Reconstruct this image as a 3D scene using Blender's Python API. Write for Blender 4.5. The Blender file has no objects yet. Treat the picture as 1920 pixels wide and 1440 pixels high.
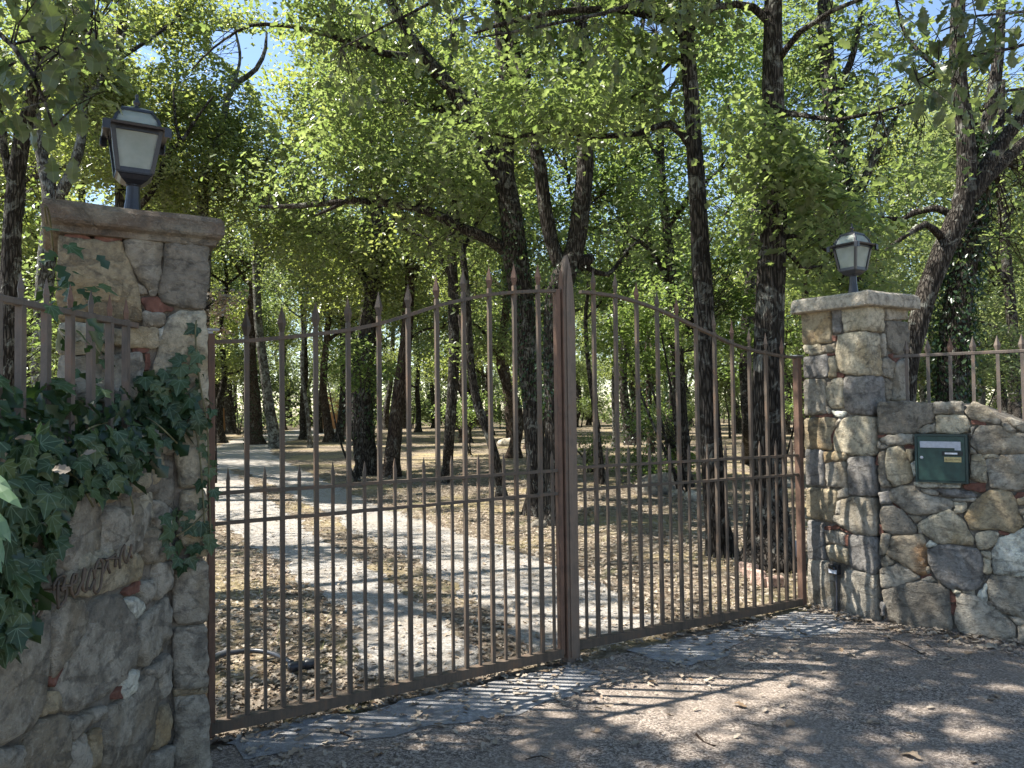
import bpy, bmesh, math, random
import numpy as np
from mathutils import Vector, Matrix, noise as mnoise, geometry as mgeo

random.seed(7)
rng = np.random.default_rng(11)
scene = bpy.context.scene
COL = scene.collection

# ------------------------------------------------------------------ camera
F = 1400.0                       # focal length in pixels of the 1920 wide photograph
CAM = np.array([0.0, 0.0, 1.6])
PITCH = math.atan(40.0 / F)
ROLL = math.radians(0.70)
_r0 = np.array([1.0, 0, 0]); _u0 = np.array([0, -math.sin(PITCH), math.cos(PITCH)])
FWD = np.array([0, math.cos(PITCH), math.sin(PITCH)])
RIGHT = math.cos(ROLL) * _r0 - math.sin(ROLL) * _u0
UP = math.cos(ROLL) * _u0 + math.sin(ROLL) * _r0
cam = bpy.data.cameras.new("camera")
cam.sensor_width = 36.0; cam.lens = F / 1920 * 36.0
cam.clip_start = 0.05; cam.clip_end = 600
cam_ob = bpy.data.objects.new("camera", cam); COL.objects.link(cam_ob)
M = Matrix([[RIGHT[i], UP[i], -FWD[i], CAM[i]] for i in range(3)] + [[0, 0, 0, 1]])
cam_ob.matrix_world = M
scene.camera = cam_ob

# ------------------------------------------------------------------ light
SUN_EL = math.radians(58); SUN_FWD = math.radians(7)
SUN = np.array([-math.cos(SUN_FWD) * math.cos(SUN_EL), math.sin(SUN_FWD) * math.cos(SUN_EL), math.sin(SUN_EL)])
world = bpy.data.worlds.new("World"); scene.world = world
world.use_nodes = True
wn = world.node_tree.nodes; wl_ = world.node_tree.links
bg = wn["Background"]
sky = wn.new("ShaderNodeTexSky"); sky.sky_type = 'NISHITA'; sky.sun_disc = False
sky.sun_elevation = SUN_EL; sky.sun_rotation = math.atan2(SUN[0], SUN[1])
sky.air_density = 1.0; sky.dust_density = 0.3; sky.ozone_density = 1.2
wl_.new(sky.outputs[0], bg.inputs[0]); bg.inputs[1].default_value = 0.095
sl = bpy.data.lights.new("sun", 'SUN'); sl.energy = 5.0; sl.angle = math.radians(0.53); sl.color = (1.0, 0.95, 0.87)
so = bpy.data.objects.new("sun", sl); COL.objects.link(so)
so.rotation_euler = Vector(SUN).to_track_quat('Z', 'Y').to_euler(); so.location = (-20, 5, 40)
vs = scene.view_settings
vs.view_transform = 'Standard'; vs.look = 'None'; vs.gamma = 1.0; vs.use_curve_mapping = False
vs.exposure = 1.6

# ------------------------------------------------------------------ photo geometry helpers
def ray(px, py):
    d = RIGHT * ((px - 960) / F) + UP * ((720 - py) / F) + FWD
    return d
def at(px, py, depth):                       # point seen at a pixel, a given distance north of the camera
    d = ray(px, py); return CAM + d * (depth / d[1])
def ground(px, py, z=0.0):
    d = ray(px, py); t = (z - CAM[2]) / d[2]; return CAM + d * t
def onplane(px, py, p0, n):
    d = ray(px, py); t = np.dot(p0 - CAM, n) / np.dot(d, n); return CAM + d * t
def project(P):
    P = np.asarray(P, float); q = P - CAM
    z = q @ FWD; z = np.where(np.abs(z) < 1e-6, 1e-6, z)
    return 960 + F * (q @ RIGHT) / z, 720 - F * (q @ UP) / z, z

# ------------------------------------------------------------------ object helpers
def wloc(o):
    v = np.zeros(3)
    while o is not None:
        v += np.array(o.location); o = o.parent
    return v
def link(o, parent=None):
    COL.objects.link(o)
    if parent is not None: o.parent = parent
    return o
def thing(name, label, cat, loc=(0, 0, 0), group=None):
    o = bpy.data.objects.new(name, None); o.empty_display_size = 0.1
    o.location = tuple(float(c) for c in loc); COL.objects.link(o)
    o['label'] = label; o['category'] = cat
    if group: o['group'] = group
    return o
def tag(o, label, cat, group=None):
    o['label'] = label; o['category'] = cat
    if group: o['group'] = group
    return o
def mesh(name, verts, faces, mat, parent=None, smooth=False, fmat=None, origin=None):
    """one mesh object; verts are world coordinates"""
    me = bpy.data.meshes.new(name)
    V = np.asarray(verts, float)
    off = wloc(parent)
    o = bpy.data.objects.new(name, me)
    if origin is not None:
        o.location = tuple(np.asarray(origin) - off); off = np.asarray(origin, float)
    V = V - off
    me.from_pydata(V.tolist(), [], [list(f) for f in faces])
    mats = mat if isinstance(mat, (list, tuple)) else [mat]
    for m in mats: me.materials.append(m)
    if fmat is not None: me.polygons.foreach_set('material_index', np.asarray(fmat, np.int32))
    if smooth: me.polygons.foreach_set('use_smooth', np.ones(len(me.polygons), bool))
    me.update()
    return link(o, parent)
def bigmesh(name, V, loops, sizes, mat, parent=None, smooth=False):
    """fast path for many polygons: loops = flat vertex indices, sizes = corners per polygon"""
    me = bpy.data.meshes.new(name)
    V = np.asarray(V, np.float32) - wloc(parent).astype(np.float32)
    me.vertices.add(len(V)); me.vertices.foreach_set('co', V.ravel())
    loops = np.asarray(loops, np.int32).ravel(); sizes = np.asarray(sizes, np.int32)
    me.loops.add(len(loops)); me.loops.foreach_set('vertex_index', loops)
    me.polygons.add(len(sizes))
    st = np.concatenate([[0], np.cumsum(sizes)[:-1]]).astype(np.int32)
    me.polygons.foreach_set('loop_start', st)
    me.polygons.foreach_set('loop_total', sizes)
    if smooth: me.polygons.foreach_set('use_smooth', np.ones(len(sizes), bool))
    me.materials.append(mat)
    me.update(calc_edges=True); me.validate()
    return link(bpy.data.objects.new(name, me), parent)
class MB:
    """collects shapes into one mesh"""
    def __init__(s): s.v = []; s.f = []
    def add(s, V, Fc):
        b = len(s.v); s.v.extend([tuple(map(float, p)) for p in V]); s.f.extend([tuple(i + b for i in f) for f in Fc]); return s
    def box(s, c, ax, ay, az, hx, hy, hz, bev=0.0):
        c = np.asarray(c, float); ax, ay, az = [np.asarray(a, float) for a in (ax, ay, az)]
        if bev <= 0:
            V = [c + ax * (i * hx) + ay * (j * hy) + az * (k * hz) for k in (-1, 1) for j in (-1, 1) for i in (-1, 1)]
            return s.add(V, [(0, 2, 3, 1), (4, 5, 7, 6), (0, 1, 5, 4), (1, 3, 7, 5), (3, 2, 6, 7), (2, 0, 4, 6)])
        V = []; b = min(bev, hx * .9, hy * .9, hz * .9)
        def ring(k, e):
            out = []
            for (i, j, dx, dy) in ((-1, -1, 1, 0), (1, -1, -1, 0), (1, -1, 0, 1), (1, 1, 0, -1), (1, 1, -1, 0), (-1, 1, 1, 0), (-1, 1, 0, -1), (-1, -1, 0, 1)):
                out.append(c + ax * (i * (hx - e) + dx * b) + ay * (j * (hy - e) + dy * b) + az * k)
            return out
        V = ring(-hz, b * .7) + ring(-hz + b, 0) + ring(hz - b, 0) + ring(hz, b * .7)
        Fc = [tuple(range(7, -1, -1)), tuple(range(24, 32))]
        for r in range(3):
            for i in range(8):
                j = (i + 1) % 8; Fc.append((r * 8 + i, r * 8 + j, r * 8 + 8 + j, r * 8 + 8 + i))
        return s.add(V, Fc)
    def loft(s, rings, cap=True):
        n = len(rings[0]); V = [p for r in rings for p in r]; Fc = []
        for r in range(len(rings) - 1):
            for i in range(n):
                j = (i + 1) % n; Fc.append((r * n + i, r * n + j, r * n + n + j, r * n + n + i))
        if cap: Fc += [tuple(range(n - 1, -1, -1)), tuple(range((len(rings) - 1) * n, len(rings) * n))]
        return s.add(V, Fc)
    def tube(s, pts, rad, n=8, cap=True):
        return s.loft(tube_rings(pts, rad, n), cap)
    def build(s, name, mat, parent=None, smooth=False, origin=None):
        return mesh(name, s.v, s.f, mat, parent, smooth, origin=origin)
def tube_rings(pts, rad, n=8, fn=None):
    P = [np.asarray(p, float) for p in pts]
    if np.isscalar(rad): rad = [rad] * len(P)
    t0 = P[1] - P[0]; t0 /= np.linalg.norm(t0)
    a = np.cross(t0, [0, 1, 0] if abs(t0[1]) < .9 else [1, 0, 0]); a /= np.linalg.norm(a)
    rings = []
    for i, p in enumerate(P):
        t = P[min(i + 1, len(P) - 1)] - P[max(i - 1, 0)]; t = t / (np.linalg.norm(t) + 1e-9)
        a = a - t * np.dot(a, t); a /= np.linalg.norm(a); b = np.cross(t, a)
        r = []
        for k in range(n):
            an = 2 * math.pi * k / n
            d = a * math.cos(an) + b * math.sin(an)
            rr = rad[i]
            if fn: rr *= fn(p + d * rad[i], i)
            r.append(p + d * rr)
        rings.append(r)
    return rings
def smooth_path(pts, rads, seg):
    """Catmull-Rom resample"""
    P = np.array(pts, float); R = np.array(rads, float)
    Q = np.vstack([2 * P[0] - P[1], P, 2 * P[-1] - P[-2]])
    out = []; ro = []
    for i in range(len(P) - 1):
        p0, p1, p2, p3 = Q[i:i + 4]
        k = max(1, int(np.linalg.norm(p2 - p1) / seg))
        for j in range(k):
            t = j / k
            out.append(.5 * ((2 * p1) + (-p0 + p2) * t + (2 * p0 - 5 * p1 + 4 * p2 - p3) * t * t + (-p0 + 3 * p1 - 3 * p2 + p3) * t ** 3))
            ro.append(R[i] * (1 - t) + R[i + 1] * t)
    out.append(P[-1]); ro.append(R[-1])
    return np.array(out), np.array(ro)

# vectorised 2-D value noise
_tab = rng.random((256, 256))
def vnoise(x, y):
    x = np.asarray(x, float); y = np.asarray(y, float)
    xi = np.floor(x).astype(int); yi = np.floor(y).astype(int); fx = x - xi; fy = y - yi
    fx = fx * fx * (3 - 2 * fx); fy = fy * fy * (3 - 2 * fy)
    g = lambda a, b: _tab[a & 255, b & 255]
    return (g(xi, yi) * (1 - fx) + g(xi + 1, yi) * fx) * (1 - fy) + (g(xi, yi + 1) * (1 - fx) + g(xi + 1, yi + 1) * fx) * fy
def inpoly(x, y, poly):
    x = np.asarray(x, float); y = np.asarray(y, float); r = np.zeros(x.shape, bool)
    n = len(poly)
    for i in range(n):
        x1, y1 = poly[i]; x2, y2 = poly[(i + 1) % n]
        if y1 == y2: continue
        c = ((y1 > y) != (y2 > y)) & (x < (x2 - x1) * (y - y1) / (y2 - y1) + x1)
        r ^= c
    return r

# ------------------------------------------------------------------ materials
class NT:
    def __init__(s, name):
        s.m = bpy.data.materials.new(name); s.m.use_nodes = True
        s.t = s.m.node_tree; s.n = s.t.nodes; s.b = s.n["Principled BSDF"]; s.out = s.n["Material Output"]
    def new(s, kind, **kw):
        n = s.n.new(kind)
        for k, v in kw.items():
            if k.startswith('i_'):
                key = k[2:]; key = int(key) if key.isdigit() else key.replace('_', ' ')
                if isinstance(v, bpy.types.NodeSocket): s.t.links.new(v, n.inputs[key])
                else: n.inputs[key].default_value = v
            else: setattr(n, k, v)
        return n
    def link(s, a, b): s.t.links.new(a, b)
    def coord(s, kind='pos', scale=(1, 1, 1), rnd=0.0):
        if kind == 'pos': v = s.new('ShaderNodeNewGeometry').outputs['Position']
        else: v = s.new('ShaderNodeTexCoord').outputs['Object']
        if rnd:
            oi = s.new('ShaderNodeObjectInfo').outputs['Random']
            mu = s.new('ShaderNodeMath', operation='MULTIPLY', i_0=oi, i_1=rnd)
            v = s.new('ShaderNodeVectorMath', operation='ADD', i_0=v, i_1=mu.outputs[0]).outputs[0]
        if scale != (1, 1, 1):
            v = s.new('ShaderNodeVectorMath', operation='MULTIPLY', i_0=v, i_1=scale).outputs[0]
        return v
    def noise(s, v, scale, detail=4, rough=.55, dist=0.0):
        return s.new('ShaderNodeTexNoise', i_Vector=v, i_Scale=scale, i_Detail=detail, i_Roughness=rough, i_Distortion=dist).outputs[0]
    def ramp(s, f, stops, interp='LINEAR'):
        r = s.new('ShaderNodeValToRGB', i_0=f); r.color_ramp.interpolation = interp
        el = r.color_ramp.elements
        while len(el) < len(stops): el.new(.5)
        for e, (p, c) in zip(el, stops):
            e.position = p; e.color = (*c, 1) if not np.isscalar(c) else (c, c, c, 1)
        return r.outputs[0]
    def mix(s, f, a, b, mode='MIX'):
        n = s.new('ShaderNodeMix', data_type='RGBA', blend_type=mode)
        for key, v in ((0, f), (6, a), (7, b)):
            if isinstance(v, bpy.types.NodeSocket): s.link(v, n.inputs[key])
            elif key == 0: n.inputs[0].default_value = v
            else: n.inputs[key].default_value = (*v, 1)
        return n.outputs[2]
    def math(s, op, a, b=0.0):
        return s.new('ShaderNodeMath', operation=op, i_0=a, i_1=b).outputs[0]
    def bump(s, h, dist=.01, strength=1.0, normal=None):
        n = s.new('ShaderNodeBump', i_Height=h, i_Distance=dist, i_Strength=strength)
        if normal is not None: s.link(normal, n.inputs['Normal'])
        return n.outputs[0]
    def fin(s, col=None, rough=.8, normal=None, metal=0.0, spec=.4):
        if col is not None:
            if isinstance(col, bpy.types.NodeSocket): s.link(col, s.b.inputs['Base Color'])
            else: s.b.inputs['Base Color'].default_value = (*col, 1)
        if isinstance(rough, bpy.types.NodeSocket): s.link(rough, s.b.inputs['Roughness'])
        else: s.b.inputs['Roughness'].default_value = rough
        s.b.inputs['Metallic'].default_value = metal
        s.b.inputs['Specular IOR Level'].default_value = spec
        if normal is not None: s.link(normal, s.b.inputs['Normal'])
        return s.m
def sc(c, k): return tuple(min(1, x * k) for x in c)

def stone_mat(name, c, dirt=(.11, .098, .083), pale=.35, tint=None):
    c = (min(.8, c[0] * 1.98), c[1] * 1.90, c[2] * 1.76); tint = (tint[0] * 1.65, tint[1] * 1.6, tint[2] * 1.5) if tint else None
    t = NT(name); v = t.coord('obj', rnd=37.0)
    big = t.noise(v, 4.5, 5, .6, .6); mid = t.noise(v, 19, 6, .65); fine = t.noise(v, 120, 3, .6)
    col = t.ramp(big, [(.25, sc(c, .62)), (.48, c), (.72, sc(c, 1.28))])
    if tint: col = t.mix(t.ramp(t.noise(v, 2.6, 3, .5, 1.2), [(.48, 0), (.62, .85)]), col, tint)
    col = t.mix(t.ramp(mid, [(.30, .75), (.52, 0)]), col, dirt)
    streak = t.noise(t.new('ShaderNodeVectorMath', operation='MULTIPLY', i_0=v, i_1=(9, 9, 32)).outputs[0], 2.2, 5, .7, 1.5)
    col = t.mix(t.ramp(streak, [(.60, 0), (.74, pale)]), col, (.50, .49, .45))
    lich = t.noise(v, 46, 4, .7, .5)
    col = t.mix(t.ramp(lich, [(.62, 0), (.70, pale * .9)]), col, (.42, .42, .37))
    blk = t.noise(v, 8.5, 6, .75, 1.0)
    col = t.mix(t.ramp(blk, [(.60, 0), (.72, .8)]), col, (.028, .026, .024))
    grain = t.noise(v, 34, 8, .78, .6)
    col = t.mix(t.ramp(grain, [(.36, .55), (.50, 0)]), col, sc(c, .42))
    col = t.mix(t.ramp(grain, [(.54, 0), (.66, .45)]), col, sc(c, 1.55))
    vo = t.new('ShaderNodeTexVoronoi', i_Vector=t.new('ShaderNodeVectorMath', operation='MULTIPLY', i_0=v, i_1=(1, 1, 2.4)).outputs[0], i_Scale=3.4, feature='DISTANCE_TO_EDGE').outputs[0]
    crack = t.ramp(t.math('ADD', vo, t.math('ADD', t.math('MULTIPLY', t.math('SUBTRACT', grain, .5), .16), t.math('MULTIPLY', t.math('SUBTRACT', big, .5), .5))), [(.0, 0), (.03, 1)])
    col = t.mix(t.math('MULTIPLY', t.math('SUBTRACT', 1.0, crack), .30), col, (.05, .045, .04))
    h = t.math('ADD', t.math('MULTIPLY', t.noise(v, 11, 8, .66, .8), 1.0), t.math('MULTIPLY', fine, .16))
    h = t.math('ADD', h, t.math('ADD', t.math('MULTIPLY', streak, .3), t.math('MULTIPLY', crack, .10)))
    h = t.math('ADD', h, t.math('MULTIPLY', grain, .55))
    return t.fin(col, .85, t.bump(h, .045, 1.0), spec=.25)

ST = {
    'g': stone_mat('grey_limestone', (.245, .23, .20), tint=(.20, .17, .125)),
    'b': stone_mat('blue_grey_slate', (.165, .160, .156), pale=.55),
    'o': stone_mat('ochre_sandstone', (.235, .20, .14), tint=(.28, .205, .115)),
    'e': stone_mat('beige_sandstone', (.31, .285, .225), tint=(.30, .24, .15)),
    'd': stone_mat('dark_weathered_stone', (.15, .138, .118), pale=.45),
    'r': stone_mat('rust_veined_stone', (.24, .205, .155), tint=(.24, .125, .05)),
    'p': stone_mat('pale_lichened_stone', (.42, .41, .37), pale=.6),
    'c': stone_mat('coping_stone', (.165, .15, .125), tint=(.115, .085, .065), pale=.3),
    'q': stone_mat('grey_coping_stone', (.27, .25, .215), pale=.4),
}
def brick_mat():
    t = NT('red_brick_chip'); v = t.coord('obj', rnd=20)
    n = t.noise(v, 25, 5, .6)
    return t.fin(t.ramp(n, [(.3, (.07, .036, .028)), (.6, (.165, .078, .056)), (.8, (.25, .18, .145))]), .9, t.bump(n, .01), spec=.2)
BRICK = brick_mat()
def mortar_mat():
    t = NT('earth_mortar'); v = t.coord('pos')
    n = t.noise(v, 14, 6, .65); f = t.noise(v, 90, 4, .7)
    col = t.ramp(n, [(.3, (.11, .095, .077)), (.5, (.22, .195, .16)), (.75, (.34, .30, .25))])
    return t.fin(col, .95, t.bump(t.math('ADD', n, t.math('MULTIPLY', f, .4)), .04), spec=.15)
MORTAR = mortar_mat()
def iron_mat(name, a, b, rust):
    t = NT(name); v = t.coord('pos')
    n = t.noise(v, 9, 5, .65, .4); f = t.noise(v, 140, 4, .7)
    vs_ = t.noise(t.new('ShaderNodeVectorMath', operation='MULTIPLY', i_0=v, i_1=(60, 60, 5)).outputs[0], 1.0, 4, .6)
    col = t.ramp(t.math('ADD', t.math('MULTIPLY', n, .6), t.math('MULTIPLY', vs_, .4)), [(.38, a), (.52, b), (.66, rust)])
    col = t.mix(t.ramp(f, [(.55, 0), (.72, .5)]), col, sc(rust, .6))
    return t.fin(col, t.ramp(n, [(.3, .5), (.7, .8)]), t.bump(t.math('ADD', f, t.math('MULTIPLY', vs_, .6)), .0015), spec=.35)
IRON = iron_mat('weathered_brown_iron', (.062, .049, .037), (.105, .079, .058), (.145, .088, .054))
IRON_RED = iron_mat('red_oxide_iron', (.085, .050, .034), (.14, .080, .054), (.18, .105, .068))
IRON_POST = iron_mat('faded_post_paint', (.115, .087, .066), (.17, .126, .094), (.175, .11, .073))
IRON_RAIL = iron_mat('grey_brown_railing_paint', (.085, .07, .058), (.135, .108, .087), (.165, .105, .074))

def leaf_mat(name, cols, trans, tfac=.45, rough=.42, rnd='island', spec=.5, pale=None):
    t = NT(name)
    r = t.new('ShaderNodeNewGeometry').outputs['Random Per Island'] if rnd == 'island' else t.new('ShaderNodeObjectInfo').outputs['Random']
    if rnd == 'island':
        nz = t.ramp(t.noise(t.coord('pos'), 1.15, 3, .6), [(.36, 0.0), (.64, 1.0)])
        r = t.math('ADD', t.math('MULTIPLY', r, .55), t.math('MULTIPLY', nz, .45))
    k = len(cols)
    c1 = t.ramp(r, [(i / max(1, k - 1), c) for i, c in enumerate(cols)])
    c2 = t.ramp(r, [(i / max(1, k - 1), c) for i, c in enumerate(trans)])
    if pale is not None:
        back = t.new('ShaderNodeNewGeometry').outputs['Backfacing']
        c1 = t.mix(back, c1, pale)
    m = t.fin(c1, rough, spec=spec)
    tr = t.new('ShaderNodeBsdfTranslucent', i_0=c2)
    mx = t.new('ShaderNodeMixShader', i_0=tfac)
    t.link(t.b.outputs[0], mx.inputs[1]); t.link(tr.outputs[0], mx.inputs[2]); t.link(mx.outputs[0], t.out.inputs[0])
    return m
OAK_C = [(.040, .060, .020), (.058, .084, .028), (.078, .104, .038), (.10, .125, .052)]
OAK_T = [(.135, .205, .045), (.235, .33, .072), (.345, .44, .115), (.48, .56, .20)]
LEAF = leaf_mat('oak_leaf', OAK_C, OAK_T, .46, .34, pale=(.12, .14, .085))
LEAF_NEAR_SHADED = leaf_mat('near_oak_leaf', [sc(c, .7) for c in OAK_C], [sc(c, .62) for c in OAK_T], .36, .42, rnd='object', pale=(.075, .09, .05))  # oak leaf colours darkened, the near boughs' shade put into them
LEAF_PALE = leaf_mat('sunny_oak_leaf', [(.055, .08, .028), (.08, .11, .04), (.105, .135, .055), (.13, .155, .075)], [(.20, .27, .045), (.32, .39, .07), (.45, .51, .12), (.56, .60, .20)], .48, .32, pale=(.14, .16, .10))  # lighter copy of the oak leaf, sun brightness put into its colours
LEAF_FAR = leaf_mat('distant_leaf', [(.045, .07, .03), (.07, .10, .042), (.10, .13, .06)], [(.20, .265, .08), (.31, .375, .12), (.45, .50, .21)], .5, .5)
LEAF_BUSH = leaf_mat('light_shrub_leaf', [(.05, .095, .026), (.075, .125, .035), (.10, .15, .045)], [(.18, .275, .055), (.29, .395, .09), (.43, .51, .18)], .5, .35)
IVY_PLAIN = leaf_mat('ivy_leaf', [(.022, .044, .020), (.032, .060, .024), (.044, .074, .028), (.062, .092, .034)], [(.04, .10, .03), (.07, .15, .04), (.09, .18, .04), (.12, .2, .05)], .18, .45, rnd='object', spec=.35)
IVY_S = leaf_mat('small_ivy_leaf', [(.014, .032, .014), (.024, .050, .02), (.038, .066, .026)], [(.05, .10, .02), (.08, .15, .03), (.12, .2, .04)], .2, .35)
DRY = leaf_mat('dry_leaf', [(.20, .15, .108), (.29, .235, .178), (.40, .345, .275), (.24, .20, .16)], [(.2, .12, .06), (.25, .17, .1), (.3, .22, .14), (.2, .15, .1)], .15, .7, spec=.2)
DRY_ONE = leaf_mat('fallen_leaf_tan', [(.22, .15, .09), (.34, .27, .20), (.28, .24, .19)], [(.2, .12, .06), (.3, .22, .14), (.2, .15, .1)], .12, .7, rnd='object', spec=.2)
def bark_mat(name, lo, hi, lich, amount):
    t = NT(name); v = t.coord('pos')
    vv = t.new('ShaderNodeVectorMath', operation='MULTIPLY', i_0=v, i_1=(1, 1, .16)).outputs[0]
    f = t.noise(vv, 42, 6, .62, .9); g = t.noise(v, 3.0, 4, .6)
    vo = t.new('ShaderNodeTexVoronoi', i_Vector=vv, i_Scale=36.0, feature='DISTANCE_TO_EDGE').outputs[0]
    h = t.math('ADD', f, t.math('MULTIPLY', t.ramp(vo, [(0, 0), (.25, 1)]), .55))
    col = t.ramp(h, [(.42, sc(lo, .45)), (.75, lo), (1.05, hi)])
    l = t.noise(v, 5.5, 6, .72, .7)
    m = t.math('MULTIPLY', t.ramp(l, [(.53 - amount, 0), (.60 - amount, .85)]), t.ramp(f, [(.38, .15), (.55, 1)]))
    col = t.mix(m, col, lich)
    col = t.mix(t.ramp(g, [(.35, .55), (.5, 0)]), col, sc(lo, .4))
    return t.fin(col, .92, t.bump(h, .045, 1.0), spec=.15)
BARK = bark_mat('oak_bark', (.034, .028, .023), (.10, .086, .072), (.28, .28, .245), -.005)
BARK_L = bark_mat('lichened_bark', (.075, .066, .055), (.17, .155, .13), (.36, .37, .33), .06)
BARK_R = bark_mat('reddish_bark', (.062, .042, .031), (.145, .108, .082), (.27, .25, .21), -.02)
def plain(name, c, rough=.6, metal=0.0, spec=.4, n=0.0, ns=40, var=.25):
    t = NT(name); v = t.coord('pos'); nn = t.noise(v, ns, 5, .6)
    col = t.ramp(nn, [(.3, sc(c, 1 - var)), (.7, sc(c, 1 + var))])
    return t.fin(col, rough, t.bump(nn, n) if n else None, metal, spec)

def veins(m, angs, w, colr, kx=1.0):
    """pale veins on a single leaf, drawn from the leaf's own coordinates"""
    nt = m.node_tree; b = nt.nodes['Principled BSDF']
    def nn(k, **kw):
        n = nt.nodes.new(k)
        for a, v in kw.items():
            if a.startswith('i_'):
                if isinstance(v, bpy.types.NodeSocket): nt.links.new(v, n.inputs[int(a[2:])])
                else: n.inputs[int(a[2:])].default_value = v
            else: setattr(n, a, v)
        return n
    tc = nn('ShaderNodeTexCoord').outputs['Object']; sp = nn('ShaderNodeSeparateXYZ', i_0=tc)
    ax = nn('ShaderNodeMath', operation='ABSOLUTE', i_0=sp.outputs[0]).outputs[0]; y = sp.outputs[1]; best = None
    for a in angs:
        c = nn('ShaderNodeMath', operation='MULTIPLY', i_0=ax, i_1=math.cos(a)).outputs[0]
        d = nn('ShaderNodeMath', operation='MULTIPLY', i_0=y, i_1=math.sin(a)).outputs[0]
        e = nn('ShaderNodeMath', operation='ABSOLUTE', i_0=nn('ShaderNodeMath', operation='SUBTRACT', i_0=c, i_1=d).outputs[0]).outputs[0]
        best = e if best is None else nn('ShaderNodeMath', operation='MINIMUM', i_0=best, i_1=e).outputs[0]
    f = nn('ShaderNodeMapRange', i_0=best, i_1=w * .4, i_2=w, i_3=.75, i_4=0.0).outputs[0]
    src = b.inputs['Base Color'].links[0].from_socket
    mx = nn('ShaderNodeMix', data_type='RGBA'); nt.links.new(f, mx.inputs[0]); nt.links.new(src, mx.inputs[6]); mx.inputs[7].default_value = (*colr, 1)
    nt.links.new(mx.outputs[2], b.inputs['Base Color'])
    return m
IVY = veins(IVY_PLAIN, (0, .62, 1.25), .022, (.13, .19, .12))
veins(LEAF_NEAR_SHADED, (0,), .02, (.14, .18, .07))
# ------------------------------------------------------------------ layout of the entrance
A = np.array([-1.454, 3.62, 0.0]); B = np.array([2.347, 5.93, 0.0])
U_ = (B - A) / np.linalg.norm(B - A)                   # along the gate
N_ = np.array([U_[1], -U_[0], 0.0])                    # from the gate towards the road
Z_ = np.array([0, 0, 1.0])
CR = np.array([2.604, 5.45, 0.0])                      # near inner corner of the right pillar
DL = np.array([-1.296, 3.20, 0.0])                     # near inner corner of the left pillar
WR0 = np.array([2.671, 5.42, 0.0]); WRD = np.array([.81, -.587, 0.0]); WRD /= np.linalg.norm(WRD)
WRN = np.array([WRD[1], -WRD[0], 0.0])                 # right wall faces the road
WL0 = np.array([-1.4185, 3.127, 0.0]); WLD = np.array([-.026, -1.0, 0.0]); WLD /= np.linalg.norm(WLD)
WLN = np.array([-WLD[1], WLD[0], 0.0])                 # left wall faces right
GATE = lambda s, z, w=0.0: A + U_ * s + Z_ * z + N_ * w

# ------------------------------------------------------------------ ground
def sheet(name, pts, z, mat, jit=.03, step=.06):
    """ground sheet with a ragged rim from world xy points"""
    P = []
    n = len(pts)
    for i in range(n):
        a = np.array(pts[i][:2]); b = np.array(pts[(i + 1) % n][:2]); L = np.linalg.norm(b - a); k = max(1, min(90, int(L / step)))
        for j in range(k): P.append(a + (b - a) * j / k)
    P = np.array(P)
    if jit > 0:
        ox = (vnoise(P[:, 0] * 5 + 3, P[:, 1] * 5) - .5) * 2 + (vnoise(P[:, 0] * 19, P[:, 1] * 19 + 9) - .5)
        oy = (vnoise(P[:, 0] * 5 + 70, P[:, 1] * 5 + 31) - .5) * 2 + (vnoise(P[:, 0] * 19 + 40, P[:, 1] * 19 + 77) - .5)
        P = P + np.stack([ox, oy], 1) * jit
    tris = mgeo.delaunay_2d_cdt([Vector(p) for p in P], [(i, (i + 1) % len(P)) for i in range(len(P))], [], 1, 1e-5)
    V = [(v.x, v.y, z) for v in tris[0]]; Fc = [tuple(f) for f in tris[2]]
    Fc = [f if ((V[f[1]][0] - V[f[0]][0]) * (V[f[2]][1] - V[f[0]][1]) - (V[f[1]][1] - V[f[0]][1]) * (V[f[2]][0] - V[f[0]][0])) > 0 else f[::-1] for f in Fc]
    o = mesh(name, V, Fc, mat); o['kind'] = 'structure'; return o

def floor_mat():
    t = NT('woodland_floor'); v = t.coord('pos')
    vo = t.new('ShaderNodeTexVoronoi', i_Vector=t.new('ShaderNodeVectorMath', operation='ADD', i_0=v, i_1=t.new('ShaderNodeVectorMath', operation='SCALE', i_0=t.new('ShaderNodeTexNoise', i_Vector=v, i_Scale=9.0).outputs[1], i_Scale=.12).outputs[0]).outputs[0], i_Scale=21.0)
    cell = t.new('ShaderNodeSeparateColor', i_0=vo.outputs['Color']).outputs[0]
    col = t.ramp(cell, [(.0, (.16, .125, .09)), (.3, (.31, .245, .175)), (.6, (.43, .355, .265)), (.85, (.54, .465, .365)), (1.0, (.28, .18, .12))])
    col = t.mix(t.ramp(vo.outputs['Distance'], [(.25, 0), (.6, .6)]), col, (.05, .04, .03))
    gr = t.noise(v, .55, 4, .6); col = t.mix(t.ramp(gr, [(.50, 0), (.64, .75)]), col, (.42, .34, .18))
    gn = t.noise(v, .8, 5, .65, 1); col = t.mix(t.ramp(gn, [(.58, 0), (.66, .5)]), col, (.10, .12, .045))
    f = t.noise(v, 70, 5, .7); col = t.mix(t.ramp(f, [(.35, .5), (.5, 0)]), col, (.045, .036, .028))
    return t.fin(col, .95, t.bump(t.math('ADD', cell, f), .03), spec=.1)
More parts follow.
